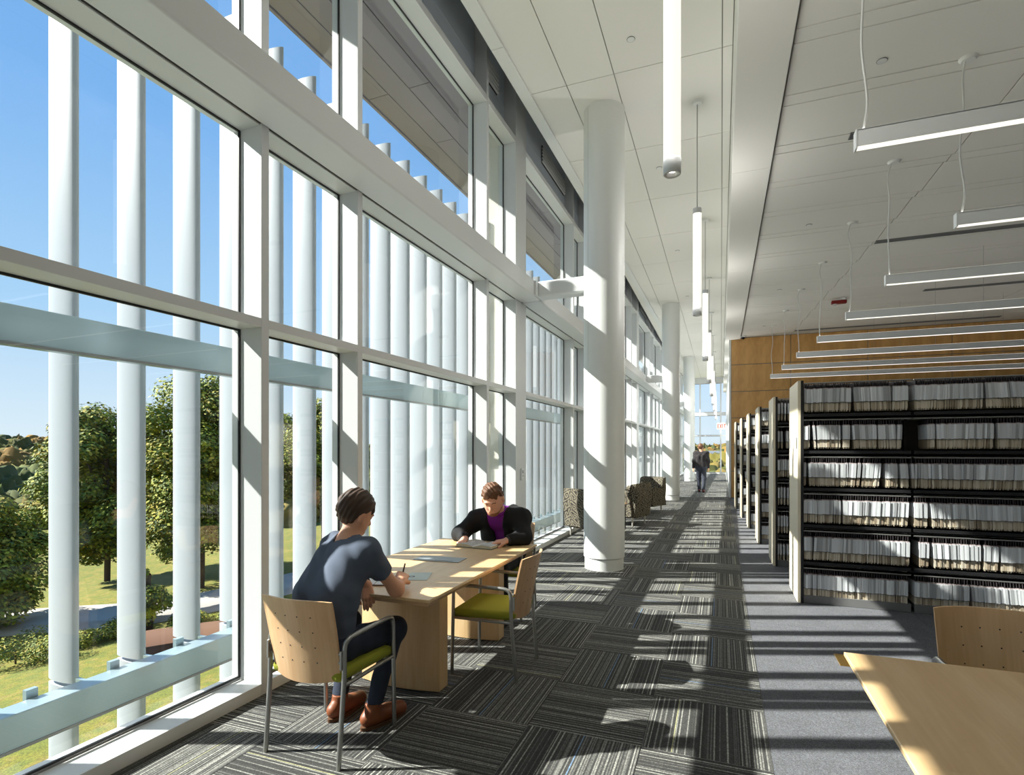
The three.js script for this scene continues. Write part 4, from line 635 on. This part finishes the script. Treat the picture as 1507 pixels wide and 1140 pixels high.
{ // man reading
  const shA = [-2.165, .925, -4.72], elA = [-2.285, .80, -4.60], wrA = [-2.17, .785, -4.46], shB = [-1.735, .955, -4.76], elB = [-1.66, .80, -4.62], wrB = [-1.765, .79, -4.47], hd = [-1.936, 1.135, -4.565];
  const hips = [[-2.09, .53, -4.98], [-1.9, .53, -4.98]], kn = [[-2.11, .52, -4.56], [-1.86, .52, -4.56]], an = [[-2.12, .1, -4.66], [-1.86, .1, -4.66]];
  const torso = [cap([-2.06, .57, -5.0], [-2.05, .78, -4.93], .125, .13), cap([-1.92, .57, -5.0], [-1.90, .78, -4.93], .125, .13), cap([-2.05, .78, -4.93], [-2.04, .93, -4.81], .13, .115), cap([-1.90, .78, -4.93], [-1.86, .94, -4.82], .13, .115), cap(shA, shB, .075, .075), cap([-1.945, .95, -4.78], [-1.94, 1.02, -4.71], .08, .065)];
  const thighs = [cap(hips[0], kn[0], .095, .07), cap(hips[1], kn[1], .095, .07)], shins = [cap(kn[0], an[0], .065, .048), cap(kn[1], an[1], .065, .048)];
  const armA = [cap(shA, elA, .066, .052), cap(elA, wrA, .046, .030)], armB = [cap(shB, elB, .066, .052), cap(elB, wrB, .046, .030)];
  const head = headOf(hd, .18, .52, .06, 1.12), neck = cap([-1.94, .985, -4.73], [-1.937, 1.09, -4.62], .064, .058);
  const inf = (a, k) => a.map((c) => ({ ...c, ra: c.ra + k, rb: c.rb + k }));
  const jackF = union([...inf(torso, .02), ...inf(armA.slice(0, 1), .02), ...inf(armB.slice(0, 1), .02), cap(elA, [wrA[0] * .8 + elA[0] * .2, wrA[1] * .8 + elA[1] * .2, wrA[2] * .8 + elA[2] * .2], .070, .050), cap(elB, [wrB[0] * .8 + elB[0] * .2, wrB[1] * .8 + elB[1] * .2, wrB[2] * .8 + elB[2] * .2], .070, .050)], .05), poloF = union(inf(torso, .008), .05), nd = cap([-1.94, 1.02, -4.70], [-1.936, 1.25, -4.55], .058, .075), nj = cap([-1.94, 1.03, -4.67], [-1.936, 1.3, -4.5], .066, .1);
  const slot = (x, y, z) => { const w = .046 + Math.max(0, y - .80) * .2, cx = -1.952; return Math.max(Math.abs(x - cx) - w, -4.90 - z); };
  const jeansF = union([...thighs, ...shins, cap([-2.08, .57, -4.99], [-1.91, .57, -4.99], .13)], .04), P = torso.concat(armA, armB).flatMap((c) => [c.a, c.b]), Q = [...thighs, ...shins].flatMap((c) => [c.a, c.b]);
  const s0 = shoe([an[0][0], 0, an[0][2] - .05], [an[0][0] - .02, 0, an[0][2] + .18], an[0]), s1 = shoe([an[1][0], 0, an[1][2] - .05], [an[1][0] + .02, 0, an[1][2] + .18], an[1]);
  personOf({
    label: 'seated bearded man in a black jacket and purple shirt, reading an open book', at: [-1.99, 0, -4.95], torso, neck, head, cell: .012, fine: .0042, skin: SKIN2, hairM: hairWarm, hairLow: -.012, hairThick: .012, seed: 8, beard: mat([148, 98, 70], .8),
    limbs: { armR: armA, armL: armB, legR: [thighs[0], shins[0]], legL: [thighs[1], shins[1]] },
    hands: [[...handCaps(wrA, [.25, -.12, .9], [.2, -1, 0], -1, [.22, .25, .3, .32], 1, 1.02), cap(elA, wrA, .040, .030)], [...handCaps(wrB, [-.62, -.1, .45], [-.05, -1, 0], 1, [.25, .28, .3, .34], 1, 1.02), cap(elB, wrB, .040, .030)]],
    clothes: [
      { name: 'polo_shirt', f: (x, y, z) => Math.max(poloF(x, y, z) + wob(x, y, z) * .0016, .56 - y, -capD(nd, x, y, z)), pts: torso.flatMap((c) => [c.a, c.b]), m: mat([122, 22, 142], .8), cell: .010 },
      { name: 'jacket', f: (x, y, z) => Math.max(jackF(x, y, z) + wob(x * .8, y * .8, z * .8) * .003, .55 - y, -slot(x, y, z), -capD(nj, x, y, z)), pts: P, m: mat([20, 20, 23], .9, { sheen: .3, sheenRoughness: .6 }), cell: .009 },
      { name: 'trousers', f: (x, y, z) => Math.max(jeansF(x, y, z), .12 - y), pts: [...Q, [-2, .7, -5.15]], m: mat([32, 34, 40], .9), cell: .014, margin: .16 },
      { name: 'shoe', f: s0.f, pts: s0.pts, m: M.dark, cell: .009, margin: .07 }, { name: 'shoe', f: s1.f, pts: s1.pts, m: M.dark, cell: .009, margin: .07 },
    ],
    extra: [['collar', new THREE.TorusGeometry(.070, .013, 8, 32).scale(1, 1, 1.3).rotateX(PI / 2 + .5).translate(-1.939, 1.022, -4.695), mat([122, 22, 142], .8)], ['sole', s0.sole, M.black], ['sole', s1.sole, M.black], ['button', new THREE.SphereGeometry(.006, 10, 8).translate(-1.952, .94, -4.672), M.white], ['wristwatch', merge([new THREE.TorusGeometry(.034, .008, 8, 24).scale(1, 1, 1.6).rotateY(-.9).translate(wrB[0] + .015, wrB[1], wrB[2] - .012), cyl(.019, .019, .01, wrB[0] + .012, wrB[1] + .034, wrB[2] - .01, 18)]), M.black]],
  });
}
{ // person walking away
  const z0 = -21.2, x0 = -.68, A = (x, y, z) => [x0 + x, y, z0 + z];
  const shR = A(.19, 1.43, 0), elR = A(.25, 1.14, .04), wrR = A(.25, .90, -.06), shL = A(-.19, 1.43, 0), elL = A(-.25, 1.14, .05), wrL = A(-.27, .90, 0), hipR = A(.09, .92, 0), knR = A(.10, .50, -.02), anR = A(.08, .12, .10), hipL = A(-.09, .92, 0), knL = A(-.08, .51, -.14), anL = A(-.07, .10, -.16);
  const torso = [cap(A(-.075, .95, 0), A(-.095, 1.3, .01), .115, .12), cap(A(.075, .95, 0), A(.095, 1.3, .01), .115, .12), cap(shL, shR, .075)], armR = [cap(shR, elR, .055, .045), cap(elR, wrR, .042, .03)], armL = [cap(shL, elL, .055, .045), cap(elL, wrL, .042, .03)], legR = [cap(hipR, knR, .09, .065), cap(knR, anR, .06, .045)], legL = [cap(hipL, knL, .09, .065), cap(knL, anL, .06, .045)];
  const head = headOf(A(-.02, 1.645, -.03), PI, .15, 0, 1.02), neck = cap(A(0, 1.42, 0), A(-.01, 1.58, -.015), .058, .054), inf = (a, k) => a.map((c) => ({ ...c, ra: c.ra + k, rb: c.rb + k }));
  const jf = union(inf([...torso, ...armR, ...armL], .018), .05), tf = union([...inf([...legR, ...legL], .014), cap(hipL, hipR, .125)], .05), sR = shoe(A(.08, 0, .15), A(.09, 0, -.08), anR), sL = shoe(A(-.07, 0, -.11), A(-.075, 0, -.33), anL), nd = cap(A(0, 1.47, 0), A(0, 1.8, 0), .062, .09);
  personOf({
    label: 'person in a dark jacket walking away down the corridor', at: [x0, 0, z0], torso, neck, head, cell: .02, fine: .007, skin: SKIN, hairM: hairWarm, hairLow: -.045, hairThick: .016, seed: 5, limbs: { armR, armL, legR, legL },
    hands: [handCaps(wrR, [0, -1, -.1], [-.6, 0, -.4], 1, .25), handCaps(wrL, [0, -1, -.05], [.6, 0, -.4], -1, .25)],
    clothes: [{ name: 'jacket', f: (x, y, z) => Math.max(jf(x, y, z) + wob(x, y, z) * .004, .86 - y + (Math.abs(x - x0) > .2 ? .02 : 0), -capD(nd, x, y, z)), pts: [...torso, ...armR, ...armL].flatMap((c) => [c.a, c.b]), m: mat([46, 42, 44], .9), cell: .014 },
      { name: 'trousers', f: (x, y, z) => Math.max(tf(x, y, z) + wob(x, y, z) * .003, .07 - y), pts: [...legR, ...legL].flatMap((c) => [c.a, c.b]), m: mat([48, 52, 64], .8), cell: .014 },
      { name: 'shoe', f: sR.f, pts: sR.pts, m: mat([96, 34, 28], .6), cell: .01, margin: .08 }, { name: 'shoe', f: sL.f, pts: sL.pts, m: mat([96, 34, 28], .6), cell: .01, margin: .08 }],
    extra: [['sole', sR.sole, M.black], ['sole', sL.sole, M.black]],
  });
}

// ---------------------------------------------------------------- things on the table
{
  const paper = mat([228, 230, 232], .8), pageT = tex(256, 256, (u, v) => { const l = Math.abs((v * 30) % 1 - .5) < .22 && u > .1 && u < .9 && vn(u * 40, Math.floor(v * 30) * 3.7) > .25 ? 150 : 226; return [l, l, l * .98]; });
  const b = thing('open_book', 'open book between the hands of the man in the black jacket', 'book', [-1.985, .741, -4.40], -.12);
  for (const s of [-1, 1]) {
    const g = new THREE.PlaneGeometry(.175, .25, 12, 1).rotateX(-PI / 2).translate(s * .0875, 0, 0), top = g.clone(), p = top.attributes.position; for (let i = 0; i < p.count; i++) { const t = Math.abs(p.getX(i)) / .175; p.setY(i, .010 + .03 * Math.sin(Math.min(1, t * 1.08) * PI * .62) * (1 - t * .45)); } top.computeVertexNormals();
    mesh('pages', top, mat([255, 255, 255], .85, { map: pageT, side: THREE.DoubleSide }), b);
    const sh = new THREE.Shape(); sh.moveTo(0, .003); for (let i = 0; i <= 12; i++) { const t = i / 12; sh.lineTo(s * t * .174, .0085 + .03 * Math.sin(Math.min(1, t * 1.08) * PI * .62) * (1 - t * .45)); } sh.lineTo(s * .174, .003); sh.closePath();
    mesh('page_block', new THREE.ExtrudeGeometry(sh, { depth: .248, bevelEnabled: false }).translate(0, 0, -.124), mat([214, 206, 180], .9), b);
    mesh('cover', rbox(Math.min(0, s * .182), Math.max(0, s * .182), 0, .003, -.13, .13, .001, 1), mat([60, 64, 72], .5), b);
  }
  const f = thing('report_folder', 'flat grey report folder in the middle of the long table', 'folder', [-2.04, .741, -3.755], .08); mesh('cover', rbox(-.19, .19, 0, .004, -.085, .085, .0015, 1), mat([150, 158, 164], .4), f); mesh('label_strip', box(-.02, .13, .004, .0046, .05, .066), mat([74, 84, 90], .4), f);
  const n = thing('notebook', 'open notebook under the writing hand', 'notebook', [-2.06, .741, -2.98], .35); mesh('cover', rbox(-.17, .15, 0, .004, -.11, .11, .0015, 1), mat([96, 72, 70], .6), n); mesh('pages', [rbox(-.165, -.012, .004, .010, -.105, .105, .002, 1), rbox(-.008, .145, .004, .009, -.105, .105, .002, 1)], paper, n);
  const c = thing('paper_sheet', 'pale sheet with a small round print beside the notebook', 'paper', [-1.90, .741, -3.20], .35); mesh('sheet', box(-.075, .075, 0, .0012, -.11, .11), mat([206, 216, 214], .7), c); mesh('print', new THREE.TorusGeometry(.018, .004, 6, 20).rotateX(PI / 2).scale(1, .2, 1).translate(-.045, .0014, .01), M.dark, c);
}
scene.traverse((o) => { if (o.isMesh) { o.castShadow = true; o.receiveShadow = true; } });
renderer.render(scene, camera);
